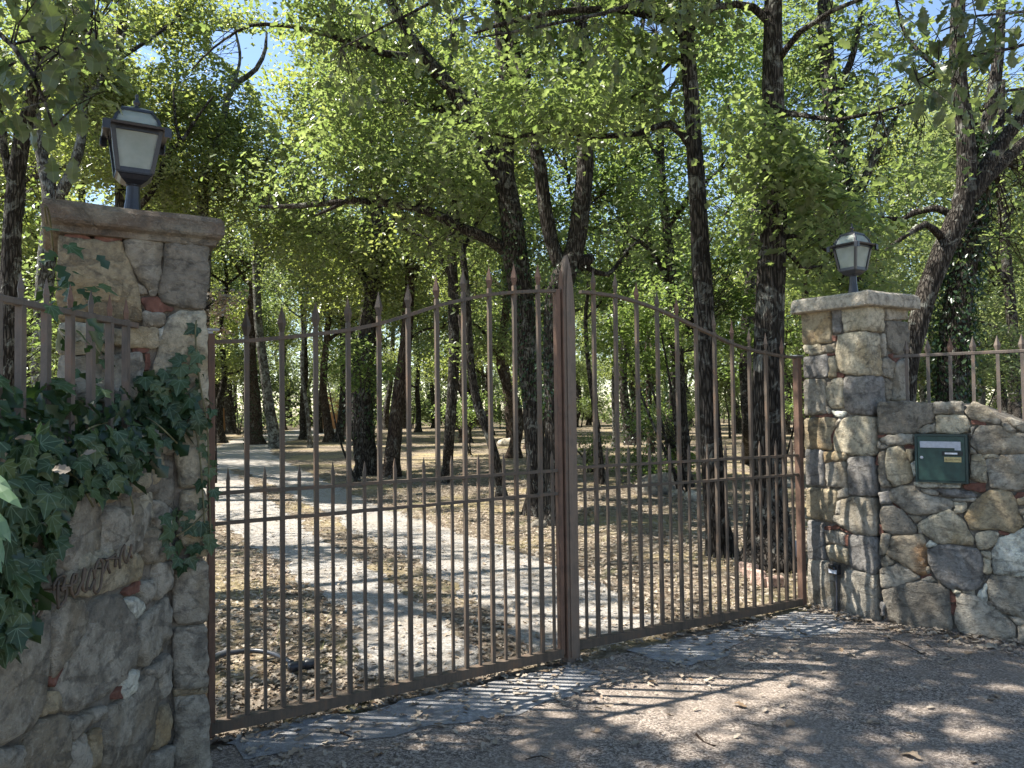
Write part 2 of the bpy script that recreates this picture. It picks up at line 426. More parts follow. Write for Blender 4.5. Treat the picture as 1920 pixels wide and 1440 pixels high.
def gravel_mat(name, c, dark, light, sc1=95, litter=.0, patch=None):
    t = NT(name); v = t.coord('pos')
    vo = t.new('ShaderNodeTexVoronoi', i_Vector=v, i_Scale=float(sc1))
    cell = t.new('ShaderNodeSeparateColor', i_0=vo.outputs['Color']).outputs[0]
    f = t.noise(v, 230, 3, .7); n = t.noise(v, 2.2, 5, .62, .6)
    col = t.ramp(cell, [(0, dark), (.45, c), (.8, light), (1, sc(light, 1.25))])
    col = t.mix(t.ramp(f, [(.40, .7), (.55, 0)]), col, sc(dark, .6))
    col = t.mix(t.ramp(n, [(.42, 0), (.62, .55)]), col, patch or sc(c, .7))
    if litter:
        l = t.noise(v, 21, 6, .75, 1.2); col = t.mix(t.ramp(l, [(.60, 0), (.68, litter)]), col, (.36, .29, .21))
        l2 = t.noise(v, 33, 4, .7, .8); col = t.mix(t.ramp(l2, [(.60, 0), (.70, .6)]), col, (.035, .03, .026))
    h = t.math('ADD', t.math('MULTIPLY', cell, .6), t.math('ADD', f, t.math('MULTIPLY', t.noise(v, 16, 5, .6), 1.2)))
    return t.fin(col, .92, t.bump(h, .012), spec=.18)
FLOOR = floor_mat()
PATH = gravel_mat('pale_gravel', (.43, .405, .37), (.26, .235, .205), (.60, .57, .53), 80, .65, (.33, .285, .225))
ROAD = gravel_mat('gritty_forecourt', (.35, .288, .235), (.125, .103, .088), (.62, .525, .44), 110, .40, (.36, .295, .24))
CONC = gravel_mat('worn_concrete', (.42, .415, .41), (.35, .345, .34), (.49, .485, .48), 60, .25, (.31, .275, .24))
g = mesh('ground', [(-150, -60, 0), (150, -60, 0), (150, 200, 0), (-150, 200, 0)], [(0, 1, 2, 3)], FLOOR); g['kind'] = 'structure'
# forecourt on the road side of the gate
fp = [GATE(-.5, 0, .10), GATE(4.9, 0, .10), np.array([3.9, 4.6, 0]), np.array([9, 1.5, 0]), np.array([14, -20, 0]), np.array([-14, -20, 0]), np.array([-1.9, -1, 0]), np.array([-1.7, 3, 0])]
sheet('forecourt_road', fp, .004, ROAD, .05, .1)
pp = [(1240, 1178), (1165, 1112), (1050, 1066), (930, 1016), (800, 980), (690, 941), (610, 902), (545, 870), (505, 848), (520, 832), (600, 815), (680, 803), (690, 797), (610, 800), (505, 812), (440, 824), (390, 845), (355, 880), (345, 925), (385, 965), (440, 1000), (520, 1052), (590, 1105), (640, 1160), (670, 1215), (705, 1262), (760, 1290)]
pw = [ground(*p) for p in pp]
for p in pw[-2:]: pass
sheet('gravel_drive', pw, .004, PATH, .12, .12)
# leaf-strewn strip between the wheel tracks
cl_ = [ground(*p) for p in [(985, 1262), (915, 1190), (830, 1120), (735, 1060), (640, 1005), (560, 955), (490, 910), (440, 880)]]
lw_ = [.16, .20, .22, .26, .26, .24, .2, .1]; side_ = []
for sg in (1, -1):
    row = []
    for i_, p in enumerate(cl_):
        d = cl_[min(i_ + 1, 7)] - cl_[max(i_ - 1, 0)]; d /= np.linalg.norm(d); row.append(p + np.array([-d[1], d[0], 0]) * lw_[i_] * sg)
    side_.append(row)
sheet('drive_centre_strip', side_[0] + side_[1][::-1], .008, FLOOR, .10, .06)
s1 = [(430, 1400), (560, 1352), (760, 1318), (880, 1290), (1000, 1266), (1075, 1248), (1125, 1262), (1090, 1290), (1060, 1310), (960, 1340), (850, 1365), (760, 1375), (600, 1402), (480, 1425)]
s2 = [(1170, 1220), (1300, 1198), (1420, 1168), (1500, 1148), (1560, 1152), (1600, 1172), (1560, 1190), (1480, 1203), (1410, 1192), (1370, 1215), (1345, 1240), (1290, 1252), (1220, 1238)]
sheet('concrete_threshold', [ground(*p) for p in s1], .008, CONC, .045, .03)
sheet('concrete_threshold', [ground(*p) for p in s2], .008, CONC, .045, .03)

# ------------------------------------------------------------------ stones
_seed = [0]
def stone(name, poly, mapper, mat, parent, step=None, bulge=.010, amp=.010, depth=.07, rough=.007, back=None, seam=None, base=0.0):
    """one stone: outline poly in face coordinates (U, V), real relief, rounded rim and sides"""
    _seed[0] += 1; sd = _seed[0] * 7.31
    P = np.array(poly, float)
    ar = .5 * np.sum(P[:, 0] * np.roll(P[:, 1], -1) - P[:, 1] * np.roll(P[:, 0], -1))
    if ar < 0: P = P[::-1]
    ar = abs(ar)
    # round corners
    C = []
    for i in range(len(P)):
        a, b = P[i], P[(i + 1) % len(P)]; C += [a * .94 + b * .06, a * .06 + b * .94]
    C = np.array(C)
    out = []
    es = max(.014, min(.04, math.sqrt(ar) / 7))
    for i in range(len(C)):
        a, b = C[i], C[(i + 1) % len(C)]; L = np.linalg.norm(b - a); k = max(1, int(round(L / es)))
        for j in range(k): out.append(a + (b - a) * j / k)
    O = np.array(out)
    nrm = np.roll(O, -1, 0) - np.roll(O, 1, 0); nrm = np.stack([-nrm[:, 1], nrm[:, 0]], 1); nrm /= np.linalg.norm(nrm, axis=1)[:, None] + 1e-9
    j = np.array([mnoise.noise(Vector((p[0] * 30 + sd, p[1] * 30, sd))) for p in O]) * rough * 1.6
    O = O + nrm * (j[:, None] - .0042)
    ins = min(.009, math.sqrt(ar) * .08)
    def dist(q):
        a = O; b = np.roll(O, -1, 0); d = b - a
        t = np.clip(((q[:, None, :] - a) * d).sum(2) / ((d * d).sum(1) + 1e-12), 0, 1)
        return np.sqrt((((q[:, None, :] - (a + t[..., None] * d)) ** 2).sum(2)).min(1))
    inner = O + nrm * ins
    inner = inner[(dist(inner) > ins * .8) & inpoly(inner[:, 0], inner[:, 1], O)]
    stp = step or max(.016, min(.05, math.sqrt(ar) / 6))
    lo, hi = O.min(0), O.max(0)
    gx, gy = np.meshgrid(np.arange(lo[0] + stp / 2, hi[0], stp), np.arange(lo[1] + stp / 2, hi[1], stp))
    G = np.stack([gx.ravel(), gy.ravel()], 1)
    if len(G): G = G + (rng.random(G.shape) - .5) * stp * .55
    if len(G): G = G[inpoly(G[:, 0], G[:, 1], O)]
    if len(G): G = G[dist(G) > ins * 1.5]
    pts = [O]
    if len(inner): pts.append(inner[::2] if len(inner) > 20 else inner)
    if len(G): pts.append(G)
    if seam is not None and lo[0] < seam < hi[0]:
        ys = np.arange(lo[1] + .004, hi[1], stp * .8); S = np.stack([np.full(len(ys), seam), ys], 1)
        S = S[inpoly(S[:, 0], S[:, 1], O)]
        if len(S): S = S[dist(S) > .004]; pts.append(S)
    allp = np.vstack(pts); n0 = len(O)
    cv, ce, cf, ov, oe, of = mgeo.delaunay_2d_cdt([Vector(p) for p in allp], [(i, (i + 1) % n0) for i in range(n0)], [], 1, 1e-6)
    Q = np.array([(v.x, v.y) for v in cv])
    d = dist(Q)
    tilt = (rng.random(2) - .5) * .10
    cen = O.mean(0)
    W = np.empty(len(Q))
    for i, q in enumerate(Q):
        e = min(1, d[i] / max(.011, ins * 1.1)); e = e ** .6
        nz = mnoise.noise(Vector((q[0] * 6 + sd, q[1] * 6, sd))) * amp * 1.1 + mnoise.noise(Vector((q[0] * 17 + sd, q[1] * 17, sd))) * amp * .55
        pl = max(-.012, min(.012, float(np.dot(q - cen, tilt))))
        W[i] = base - .004 + e * (bulge * .8 + nz * 1.25 + pl)
    V = [mapper(q[0], q[1], w) for q, w in zip(Q, W)]
    Fc = []
    for f in cf:
        a, b, c = f[:3]
        s = (Q[b][0] - Q[a][0]) * (Q[c][1] - Q[a][1]) - (Q[b][1] - Q[a][1]) * (Q[c][0] - Q[a][0])
        Fc.append((a, b, c) if s > 0 else (a, c, b))
    idx = {}
    for i, o in enumerate(ov):
        for k in o:
            if k < n0: idx[k] = i
    rim = [idx[k] for k in range(n0)]
    b0 = len(V)
    for k in range(n0): V.append(mapper(O[k][0], O[k][1], -depth))
    for k in range(n0):
        k2 = (k + 1) % n0; Fc.append((rim[k], b0 + k, b0 + k2, rim[k2]))
    org = np.mean(np.array(V)[:b0], 0)
    return mesh(name, V, Fc, mat, parent, smooth=True, origin=org)
def planar(p0, a, n):
    return lambda u, v, w: p0 + a * u + Z_ * v + n * w
def to_uv(pts, p0, a, n):
    r = []
    for (x, y) in pts:
        q = onplane(x, y, p0, n); r.append((float(np.dot(q - p0, a)), float(q[2])))
    return r
def crop(ox, oy, k, pts): return [(ox + x / k, oy + y / k) for x, y in pts]

# ------------------------------------------------------------------ right wing wall
wallR = thing('stone_wall', 'rubble stone wing wall holding the green letterbox, right of the gate', 'stone wall', WR0, 'stone walls beside the gate')
mapR = planar(WR0, WRD, WRN)
def topR(s): return 1.565 if s < .58 else max(1.02, 1.565 - .40 * (s - .58) - .10 * max(0, s - .7))
V = []; ss = [-.02, .2, .4, .58, .7, .86, 1.1, 1.5, 2.0, 3.2]
for s in ss:
    for (w, z) in ((-.026, -.3), (-.026, topR(s) - .015), (-.10, topR(s)), (-.34, topR(s) + .01), (-.45, topR(s) - .05), (-.45, -.3)):
        V.append(mapR(s, z, w))
Fc = []
for i in range(len(ss) - 1):
    for k in range(6):
        k2 = (k + 1) % 6; Fc.append((i * 6 + k, i * 6 + 6 + k, i * 6 + 6 + k2, i * 6 + k2))
Fc += [tuple(range(6)), tuple(range(len(V) - 1, len(V) - 7, -1))]
mesh('mortar_core', V, Fc, MORTAR, wallR)
R5 = [('d', [(25, 110), (300, 105), (490, 120), (505, 220), (480, 275), (400, 310), (340, 370), (130, 375), (30, 365), (20, 250)]),
 ('g', [(500, 112), (740, 108), (755, 190), (740, 210), (500, 205)]),
 ('g', [(765, 185), (830, 112), (900, 130), (1000, 190), (1065, 260), (1055, 295), (940, 270), (810, 250)]),
 ('e', [(525, 225), (770, 218), (815, 320), (795, 360), (700, 375), (520, 365)]),
 ('g', [(365, 355), (420, 310), (512, 292), (508, 362), (400, 372)]),
 ('g', [(1115, 250), (1140, 245), (1300, 292), (1300, 378), (1180, 320)]),
 ('g', [(1080, 290), (1120, 285), (1200, 350), (1180, 368), (1110, 345)]),
 ('g', [(815, 440), (850, 350), (900, 310), (1060, 315), (1150, 370), (1330, 375), (1400, 440), (1300, 540), (1080, 550), (920, 555), (860, 520), (815, 470)]),
 ('g', [(45, 430), (110, 390), (335, 385), (335, 465), (200, 475), (110, 465)]),
 ('e', [(95, 560), (110, 500), (210, 485), (255, 520), (290, 600), (325, 740), (310, 785), (160, 825), (110, 760), (90, 660)]),
 ('g', [(50, 545), (90, 510), (88, 660), (105, 770), (140, 826), (70, 830), (30, 760), (30, 600)]),
 ('o', [(265, 508), (333, 518), (333, 590), (305, 622)]),
 ('p', [(312, 640), (338, 608), (343, 730), (330, 738)]),
 ('e', [(820, 560), (900, 560), (935, 600), (945, 700), (950, 795), (880, 780), (820, 750)]),
 ('g', [(940, 600), (1080, 565), (1300, 555), (1420, 640), (1400, 780), (1269, 838), (1200, 865), (1090, 850), (990, 830), (970, 720)]),
 ('p', [(330, 788), (520, 788), (725, 802), (720, 835), (420, 835), (340, 812)]),
 ('g', [(815, 482), (853, 522), (858, 550), (812, 545)]), ('e', [(920, 562), (1040, 559), (1035, 577), (930, 579)]),
 ('g', [(30, 440), (52, 470), (45, 500), (30, 490)]), ('g', [(45, 482), (130, 480), (100, 496), (50, 500)]),
 ('g', [(815, 330), (850, 315), (835, 350), (815, 420)]),
 ('k', [(25, 390), (90, 385), (86, 408), (30, 410)]), ('k', [(252, 480), (335, 480), (335, 505), (265, 503)]), ('k', [(818, 262), (930, 278), (935, 300), (830, 295)]),
 ('k', [(737, 812), (940, 800), (930, 868), (760, 842)]), ('k', [(22, 560), (52, 532), (32, 640), (15, 638)]), ('k', [(1210, 880), (1269, 870), (1400, 880), (1400, 930), (1180, 925)])]
R6 = [('g', [(130, 85), (230, 55), (340, 55), (390, 110), (500, 140), (670, 180), (680, 215), (640, 245), (500, 285), (350, 300), (270, 270), (200, 210), (140, 170)]),
 ('d', [(50, 260), (80, 225), (150, 215), (240, 265), (300, 330), (350, 410), (345, 455), (130, 462), (75, 425), (50, 340)]),
 ('b', [(30, 110), (118, 90), (143, 200), (48, 208)]),
 ('e', [(350, 385), (480, 310), (630, 245), (700, 300), (770, 360), (780, 420), (850, 510), (830, 550), (640, 540), (540, 540), (450, 480)]),
 ('o', [(790, 250), (870, 160), (960, 95), (1080, 90), (1160, 110), (1200, 180), (1215, 280), (1260, 370), (1250, 400), (1180, 452), (1050, 418), (920, 423), (810, 418), (765, 310)]),
 ('b', [(540, 82), (700, 85), (820, 100), (868, 130), (858, 150), (700, 145), (580, 130)]), ('g', [(390, 78), (470, 80), (540, 105), (530, 125), (425, 108)]),
 ('g', [(660, 165), (760, 158), (860, 155), (830, 182), (690, 184)]),
 ('e', [(682, 192), (770, 197), (768, 250), (745, 285), (677, 278)]),
 ('r', [(100, 610), (150, 480), (220, 467), (410, 467), (435, 580), (440, 795), (400, 818), (320, 778), (200, 700), (110, 640)]),
 ('g', [(42, 560), (62, 460), (133, 462), (128, 530), (95, 630), (75, 643), (42, 633)]), ('g', [(47, 690), (100, 642), (163, 705), (72, 733)]),
 ('b', [(450, 600), (540, 557), (610, 545), (760, 562), (870, 602), (918, 640), (928, 855), (870, 925), (780, 948), (640, 915), (540, 848), (500, 780), (457, 690)]),
 ('p', [(432, 560), (470, 517), (528, 555), (450, 578)]), ('e', [(852, 460), (960, 432), (1053, 450), (1040, 540), (960, 583), (882, 588)]),
 ('e', [(902, 602), (975, 617), (983, 685), (930, 650)]), ('e', [(930, 662), (983, 692), (988, 790), (960, 806), (925, 780)]),
 ('p', [(1000, 620), (1050, 500), (1140, 470), (1290, 405), (1430, 440), (1450, 760), (1300, 838), (1150, 808), (1010, 798), (1000, 680)]),
 ('g', [(45, 762), (200, 714), (340, 792), (388, 830), (378, 843), (280, 868), (100, 912), (60, 918)]),
 ('g', [(283, 300), (340, 307), (398, 325), (350, 360)]), ('g', [(428, 745), (460, 740), (464, 790), (445, 800)]), ('g', [(365, 400), (415, 450), (370, 452)]),
 ('k', [(40, 380), (68, 400), (73, 452), (45, 462)]), ('k', [(1057, 437), (1145, 457), (1138, 472), (1065, 455)]), ('k', [(152, 196), (200, 238), (318, 342), (250, 290)]),
 ('e', [(1218, 165), (1300, 140), (1320, 200), (1222, 205)]), ('g', [(1220, 255), (1290, 240), (1310, 290), (1240, 298)]), ('k', [(385, 825), (480, 800), (470, 830), (400, 845)]),
 ('e', [(1265, 300), (1380, 290), (1400, 400), (1275, 400)]), ('g', [(1330, 130), (1440, 110), (1440, 270), (1330, 270)])]
R7 = [('d', [(60, 310), (230, 260), (380, 225), (440, 230), (560, 265), (625, 300), (638, 430), (660, 530), (655, 640), (560, 690), (300, 640), (125, 555), (90, 430)]),
 ('g', [(690, 332), (760, 327), (860, 352), (1000, 450), (1100, 520), (1190, 610), (1185, 790), (950, 800), (840, 740), (720, 650), (680, 580), (698, 450)]),
 ('g', [(960, 240), (1000, 177), (1269, 197), (1420, 210), (1420, 520), (1269, 538), (1150, 508), (1040, 468), (975, 370)]),
 ('p', [(872, 350), (948, 243), (950, 398), (920, 393)]), ('g', [(955, 400), (1000, 420), (1000, 440), (960, 430)]),
 ('g', [(1218, 610), (1280, 590), (1420, 600), (1420, 790), (1205, 780)]), ('g', [(1130, 525), (1269, 548), (1400, 545), (1400, 585), (1215, 600)]),
 ('b', [(50, 405), (80, 412), (85, 520), (55, 520)]), ('e', [(650, 293), (740, 320), (680, 325)]), ('g', [(395, 210), (480, 190), (520, 225), (440, 225)]),
 ('g', [(740, 315), (840, 300), (835, 335), (780, 325)]),
 ('k', [(635, 317), (688, 335), (693, 400), (640, 410)]), ('k', [(645, 430), (698, 422), (698, 500), (668, 523)])]
def stones_from(lst, ox, oy, k, p0, a, n, mp, parent, **kw):
    for c, pts in lst:
        uv = to_uv(crop(ox, oy, k, pts), p0, a, n)
        if c == 'k': stone('brick_chip', uv, mp, BRICK, parent, bulge=-.004, amp=.004, **kw)
        else: stone('stone', uv, mp, ST[c], parent, bulge=.012 + .008 * random.random(), amp=.011, base=.004 * random.random(), **kw)
K5 = 1269 / 280
for lst, oy in ((R5, 730), (R6, 900), (R7, 1040)): stones_from(lst, 1640, oy, K5, WR0, WRD, WRN, mapR, wallR)
# the wall carries on to the right of the picture
for row in range(6):
    z0 = row * .23; s = 1.02 + .1 * (row % 2)
    while s < 3.1:
        w = .25 + .2 * random.random()
        if z0 + .21 < topR(s + w) - .02:
            j = lambda: (random.random() - .5) * .05
            stone('stone', [(s + .02 + j() * .3, z0 + .015), (s + w + j(), z0 + j() * .4), (s + w + j(), z0 + .2), (s + .02 + j() * .5, z0 + .21 + j() * .4)], mapR, ST[random.choice('ggedb')], wallR)
        s += w + .02

# ------------------------------------------------------------------ right pillar
pilR = thing('gate_pillar', 'square stone gate pillar with a flat grey cap beside the letterbox wall', 'gate pillar', CR, 'stone gate pillars')
JD = -N_; JN = -U_                                       # jamb runs back from the corner, faces the opening
PW, PD = .50, .545
def mapQ(u, v, w):                                       # wraps round the near corner: u<0 jamb, u>0 front
    t = max(-1, min(1, u / .012)); k = (t + 1) / 2
    nn = JN * (1 - k) + N_ * k; nn = nn / max(.75, np.linalg.norm(nn))
    return CR + (JD * -u if u < 0 else U_ * u) + Z_ * v + nn * w
cen = CR + U_ * PW / 2 + JD * PD / 2
MB().box(cen + Z_ * 1.0, U_, JD, Z_, PW / 2 - .024, PD / 2 - .024, 1.29).build('mortar_core', MORTAR, pilR)
def uvQ(pts, side):
    out = []
    for (x, y) in pts:
        if side < 0: q = onplane(x, y, CR, JN); out.append((-float(np.dot(q - CR, JD)), float(q[2])))
        else: q = onplane(x, y, CR, N_); out.append((float(np.dot(q - CR, U_)), float(q[2])))
    return out
KP = 1269 / 240; P1, P2, P3, P4 = 540, 700, 860, 1020
def cp(oy, pts): return crop(1480, oy, KP, pts)
quoins = [('e', P1, [(680, 413), (540, 433), (515, 192), (740, 168)], [(740, 168), (920, 182), (943, 430), (850, 428), (740, 405)]),
 ('e', P1, [(740, 858), (545, 858), (480, 800), (457, 690), (477, 472), (560, 443), (740, 434)], [(740, 434), (900, 462), (918, 862), (740, 858)]),
 ('b', P2, [(757, 403), (620, 398), (547, 358), (532, 42), (757, 28)], [(757, 28), (938, 42), (965, 400), (757, 403)]),
 ('e', P2, [(760, 812), (560, 798), (452, 770), (432, 650), (452, 560), (530, 452), (600, 433), (760, 433)], [(760, 433), (860, 442), (940, 445), (945, 790), (760, 812)]),
 ('b', P3, [(775, 368), (582, 353), (572, -8), (770, -22)], [(770, -22), (940, 0), (945, 360), (880, 362), (775, 368)]),
 ('g', P3, [(780, 763), (650, 743), (520, 688), (427, 620), (442, 570), (502, 560), (512, 412), (590, 383), (775, 392)], [(775, 392), (940, 400), (940, 750), (850, 765), (780, 763)]),
 ('b', P4, [(790, 283), (592, 220), (582, -93), (780, -76)], [(780, -76), (940, -70), (940, 290), (790, 283)]),
 ('g', P4, [(800, 760), (650, 720), (512, 650), (502, 370), (562, 253), (790, 302)], [(790, 302), (940, 302), (940, 760), (800, 760)])]
for c, oy, lf, rt in quoins:
    a = uvQ(cp(oy, lf), -1); b = uvQ(cp(oy, rt), 1)
    a = [(min(u, 0.0), v) for u, v in a]; b = [(max(u, 0.0), v) for u, v in b]
    # drop the shared seam points so the outline stays one simple loop
    pl = [p for p in a if p[0] < -.008] + [p for p in b if p[0] > .008]
    stone('quoin', pl, mapQ, ST[c], pilR, seam=0.0, bulge=.014, amp=.009)
jamb = [('o', P1, [(122, 220), (400, 197), (413, 543), (127, 558)]), ('b', P1, [(415, 217), (500, 192), (513, 300), (508, 440), (437, 453)]),
 ('g', P1, [(322, 580), (438, 547), (456, 620), (400, 638), (332, 628)]), ('e', P1, [(132, 567), (300, 562), (338, 640), (150, 655)]),
 ('b', P1, [(137, 690), (370, 665), (383, 868), (300, 888), (142, 883)]), ('e', P1, [(386, 682), (440, 677), (463, 800), (458, 878), (392, 888)]),
 ('g', P2, [(142, 67), (333, 62), (353, 200), (352, 390), (230, 408), (147, 413)]), ('e', P2, [(367, 140), (430, 57), (518, 52), (528, 330), (420, 348), (372, 280)]),
 ('p', P2, [(412, 367), (550, 387), (538, 433), (452, 423)]), ('o', P2, [(152, 447), (438, 442), (452, 500), (402, 600), (408, 758), (152, 748)]),
 ('g', P2, [(357, 315), (398, 362), (388, 398), (352, 368)]), ('g', P2, [(455, 500), (500, 450), (520, 452), (460, 540)]),
 ('b', P3, [(162, -88), (328, -88), (338, 268), (167, 263)]), ('o', P3, [(342, -68), (558, -58), (553, 18), (352, 33)]),
 ('g', P3, [(352, 47), (553, 27), (568, 283), (372, 278)]), ('o', P3, [(172, 292), (448, 307), (463, 400), (438, 530), (418, 628), (250, 588), (172, 573)]),
 ('g', P3, [(472, 322), (568, 292), (573, 368), (482, 388)]), ('g', P3, [(467, 432), (503, 417), (508, 540), (457, 558)]),
 ('b', P3, [(177, 612), (333, 642), (343, 1008), (182, 998)]), ('g', P3, [(347, 712), (543, 742), (548, 853), (352, 843)]), ('e', P3, [(352, 872), (470, 852), (568, 902), (573, 1050), (520, 1030), (402, 1008)]),
 ('g', P4, [(182, 152), (348, 167), (418, 217), (440, 330), (438, 680), (300, 640), (187, 580)]),
 ('k', P1, [(425, 472), (458, 472), (453, 528), (420, 528)]), ('k', P1, [(382, 650), (453, 647), (438, 668), (372, 668)]), ('k', P1, [(467, 842), (528, 860), (520, 888), (467, 888)]),
 ('k', P2, [(252, 420), (408, 407), (403, 430), (272, 430)]), ('k', P2, [(407, 620), (448, 548), (428, 650), (412, 690)]), ('k', P3, [(347, 677), (498, 672), (488, 693), (352, 698)]),
 ('k', P3, [(502, 692), (638, 745), (620, 750), (522, 705)]), ('k', P3, [(552, 762), (573, 762), (573, 868), (552, 863)])]
for c, oy, pts in jamb:
    uv = uvQ(cp(oy, pts), -1)
    if c == 'k': stone('brick_chip', uv, mapQ, BRICK, pilR, bulge=-.004, amp=.003)
    else: stone('stone', uv, mapQ, ST[c], pilR, bulge=.012, amp=.010)
front = [('g', P1, [(972, 192), (1180, 192), (1175, 308), (972, 308)]), ('d', P1, [(967, 332), (1180, 342), (1188, 560), (1130, 668), (1050, 648), (985, 580)]),
 ('g', P1, [(930, 460), (955, 452), (965, 668), (925, 678)]), ('g', P1, [(932, 710), (1000, 692), (1048, 750), (1028, 888), (940, 868)]), ('g', P1, [(1057, 742), (1188, 692), (1188, 1118), (1037, 1108)]),
 ('g', P2, [(968, 52), (1018, 92), (1018, 250), (977, 265)]), ('k', P1, [(1010, 660), (1130, 675), (1050, 735), (1030, 700)])]
for c, oy, pts in front:
    uv = uvQ(cp(oy, pts), 1)
    if c == 'k': stone('brick_chip', uv, mapQ, BRICK, pilR, bulge=-.004, amp=.003)
    else: stone('stone', uv, mapQ, ST[c], pilR, bulge=.012, amp=.010)
def cap_mesh(c, hu, hn, z0, z1, layers, name, mat, parent):
    """a rough stone slab with an uneven rim: layers = (inset, z)"""
    V = []; Fc = []; n = 14
    rows = layers
    for (ins, z) in rows:
        for e in range(4):
            for k in range(n):
                t = -1 + 2 * k / n
                x, y = [(t, -1), (1, t), (-t, 1), (-1, -t)][e]
                p = c + U_ * (x * (hu - ins)) + N_ * (y * (hn - ins)) + Z_ * z
                nz = mnoise.noise(Vector(p * 7)) * .010 + mnoise.noise(Vector(p * 25)) * .005
                d = p - c; d[2] = 0; d /= np.linalg.norm(d)
                p = p + d * nz + Z_ * (mnoise.noise(Vector(p * 5 + 9)) * .007)
                V.append(p)
    m = 4 * n
    for r in range(len(rows) - 1):
        for i in range(m):
            j = (i + 1) % m; Fc.append((r * m + i, r * m + j, r * m + m + j, r * m + m + i))
    Fc += [tuple(range(m - 1, -1, -1)), tuple(range((len(rows) - 1) * m, len(rows) * m))]
    return mesh(name, V, Fc, mat, parent, smooth=False)
cap_mesh(cen, PW / 2 + .075, PD / 2 + .065, 2.29, 2.41, [(.012, 2.295), (0, 2.302), (0, 2.35), (.004, 2.39), (.02, 2.406)], 'cap', ST['q'], pilR)

# ------------------------------------------------------------------ left pillar
pilL = thing('gate_pillar', 'ivy-grown stone gate pillar with a thick mossy cap, nearest the camera', 'gate pillar', DL, 'stone gate pillars')
LW = .56
mapL = planar(DL, U_, N_)
cenL = DL - U_ * LW / 2 - N_ * PD / 2
MB().box(cenL + Z_ * 1.0, U_, N_, Z_, LW / 2 - .024, PD / 2 - .024, 1.29).build('mortar_core', MORTAR, pilL)
L1 = [('o', [(435, 412), (620, 440), (800, 455), (905, 452), (960, 590), (1030, 770), (1068, 1040), (900, 1050), (440, 1040)]),
 ('g', [(932, 450), (980, 422), (1228, 432), (1213, 560), (1188, 800), (1140, 838), (1040, 722), (952, 550)]),
 ('d', [(1252, 432), (1560, 472), (1560, 700), (1540, 948), (1300, 928), (1213, 898), (1203, 780), (1232, 600)]),
 ('g', [(1082, 982), (1228, 992), (1238, 1070), (1190, 1093), (1082, 1088)]),
 ('e', [(1272, 1012), (1350, 972), (1540, 982), (1560, 1440), (1555, 1680), (1320, 1720), (1150, 1440), (1202, 1200), (1242, 1090)]),
 ('e', [(850, 1112), (1080, 1092), (1183, 1112), (1178, 1240), (1000, 1238), (850, 1228)]), ('g', [(840, 1302), (1060, 1282), (1078, 1430), (1068, 1640), (850, 1640)]),
 ('e', [(440, 1062), (830, 1072), (830, 1290), (440, 1290)]), ('g', [(440, 1305), (825, 1305), (825, 1650), (440, 1650)]), ('p', [(1195, 1110), (1240, 1085), (1235, 1140), (1200, 1190)]),
 ('g', [(1030, 760), (1110, 840), (1060, 840)]), ('g', [(1150, 760), (1185, 810), (1150, 845), (1130, 830)]),
 ('k', [(1062, 872), (1188, 882), (1190, 905), (1300, 952), (1290, 975), (1110, 970)]), ('k', [(1002, 1260), (1100, 1237), (1100, 1265), (1010, 1283)]), ('k', [(1092, 1292), (1125, 1292), (1115, 1410), (1092, 1410)]),
 ('k', [(720, 418), (920, 412), (905, 440), (720, 442)]), ('k', [(475, 402), (620, 414), (700, 442), (640, 432)])]
stones_from(L1, 0, 340, 4.0, DL, U_, N_, mapL, pilL)
L2 = [('e', [(1312, 560), (1330, 365), (1560, 330), (1553, 838), (1352, 858), (1330, 700)]), ('e', [(1362, 882), (1540, 872), (1553, 1370), (1440, 1388), (1332, 1200)])]
stones_from(L2, 0, 700, 4.0, DL, U_, N_, mapL, pilL)
K3 = 1819 / 480
L3 = [('g', [(1232, -18), (1478, -18), (1478, 388), (1440, 408), (1252, 418), (1235, 300), (1232, 150)]), ('g', [(1247, 452), (1468, 432), (1478, 868), (1400, 888), (1242, 878), (1232, 620)]),
 ('g', [(1252, 932), (1478, 917), (1495, 1440), (1490, 1700), (1252, 1700), (1242, 1100)]), ('o', [(1242, 884), (1400, 893), (1472, 876), (1472, 908), (1250, 925)])]
stones_from(L3, 0, 1060, K3, DL, U_, N_, mapL, pilL)
cap_mesh(cenL, LW / 2 + .055, PD / 2 + .05, 2.29, 2.42, [(.05, 2.30), (.035, 2.302), (.03, 2.325), (.008, 2.335), (0, 2.345), (0, 2.395), (.012, 2.418), (.05, 2.424)], 'cap', ST['c'], pilL)

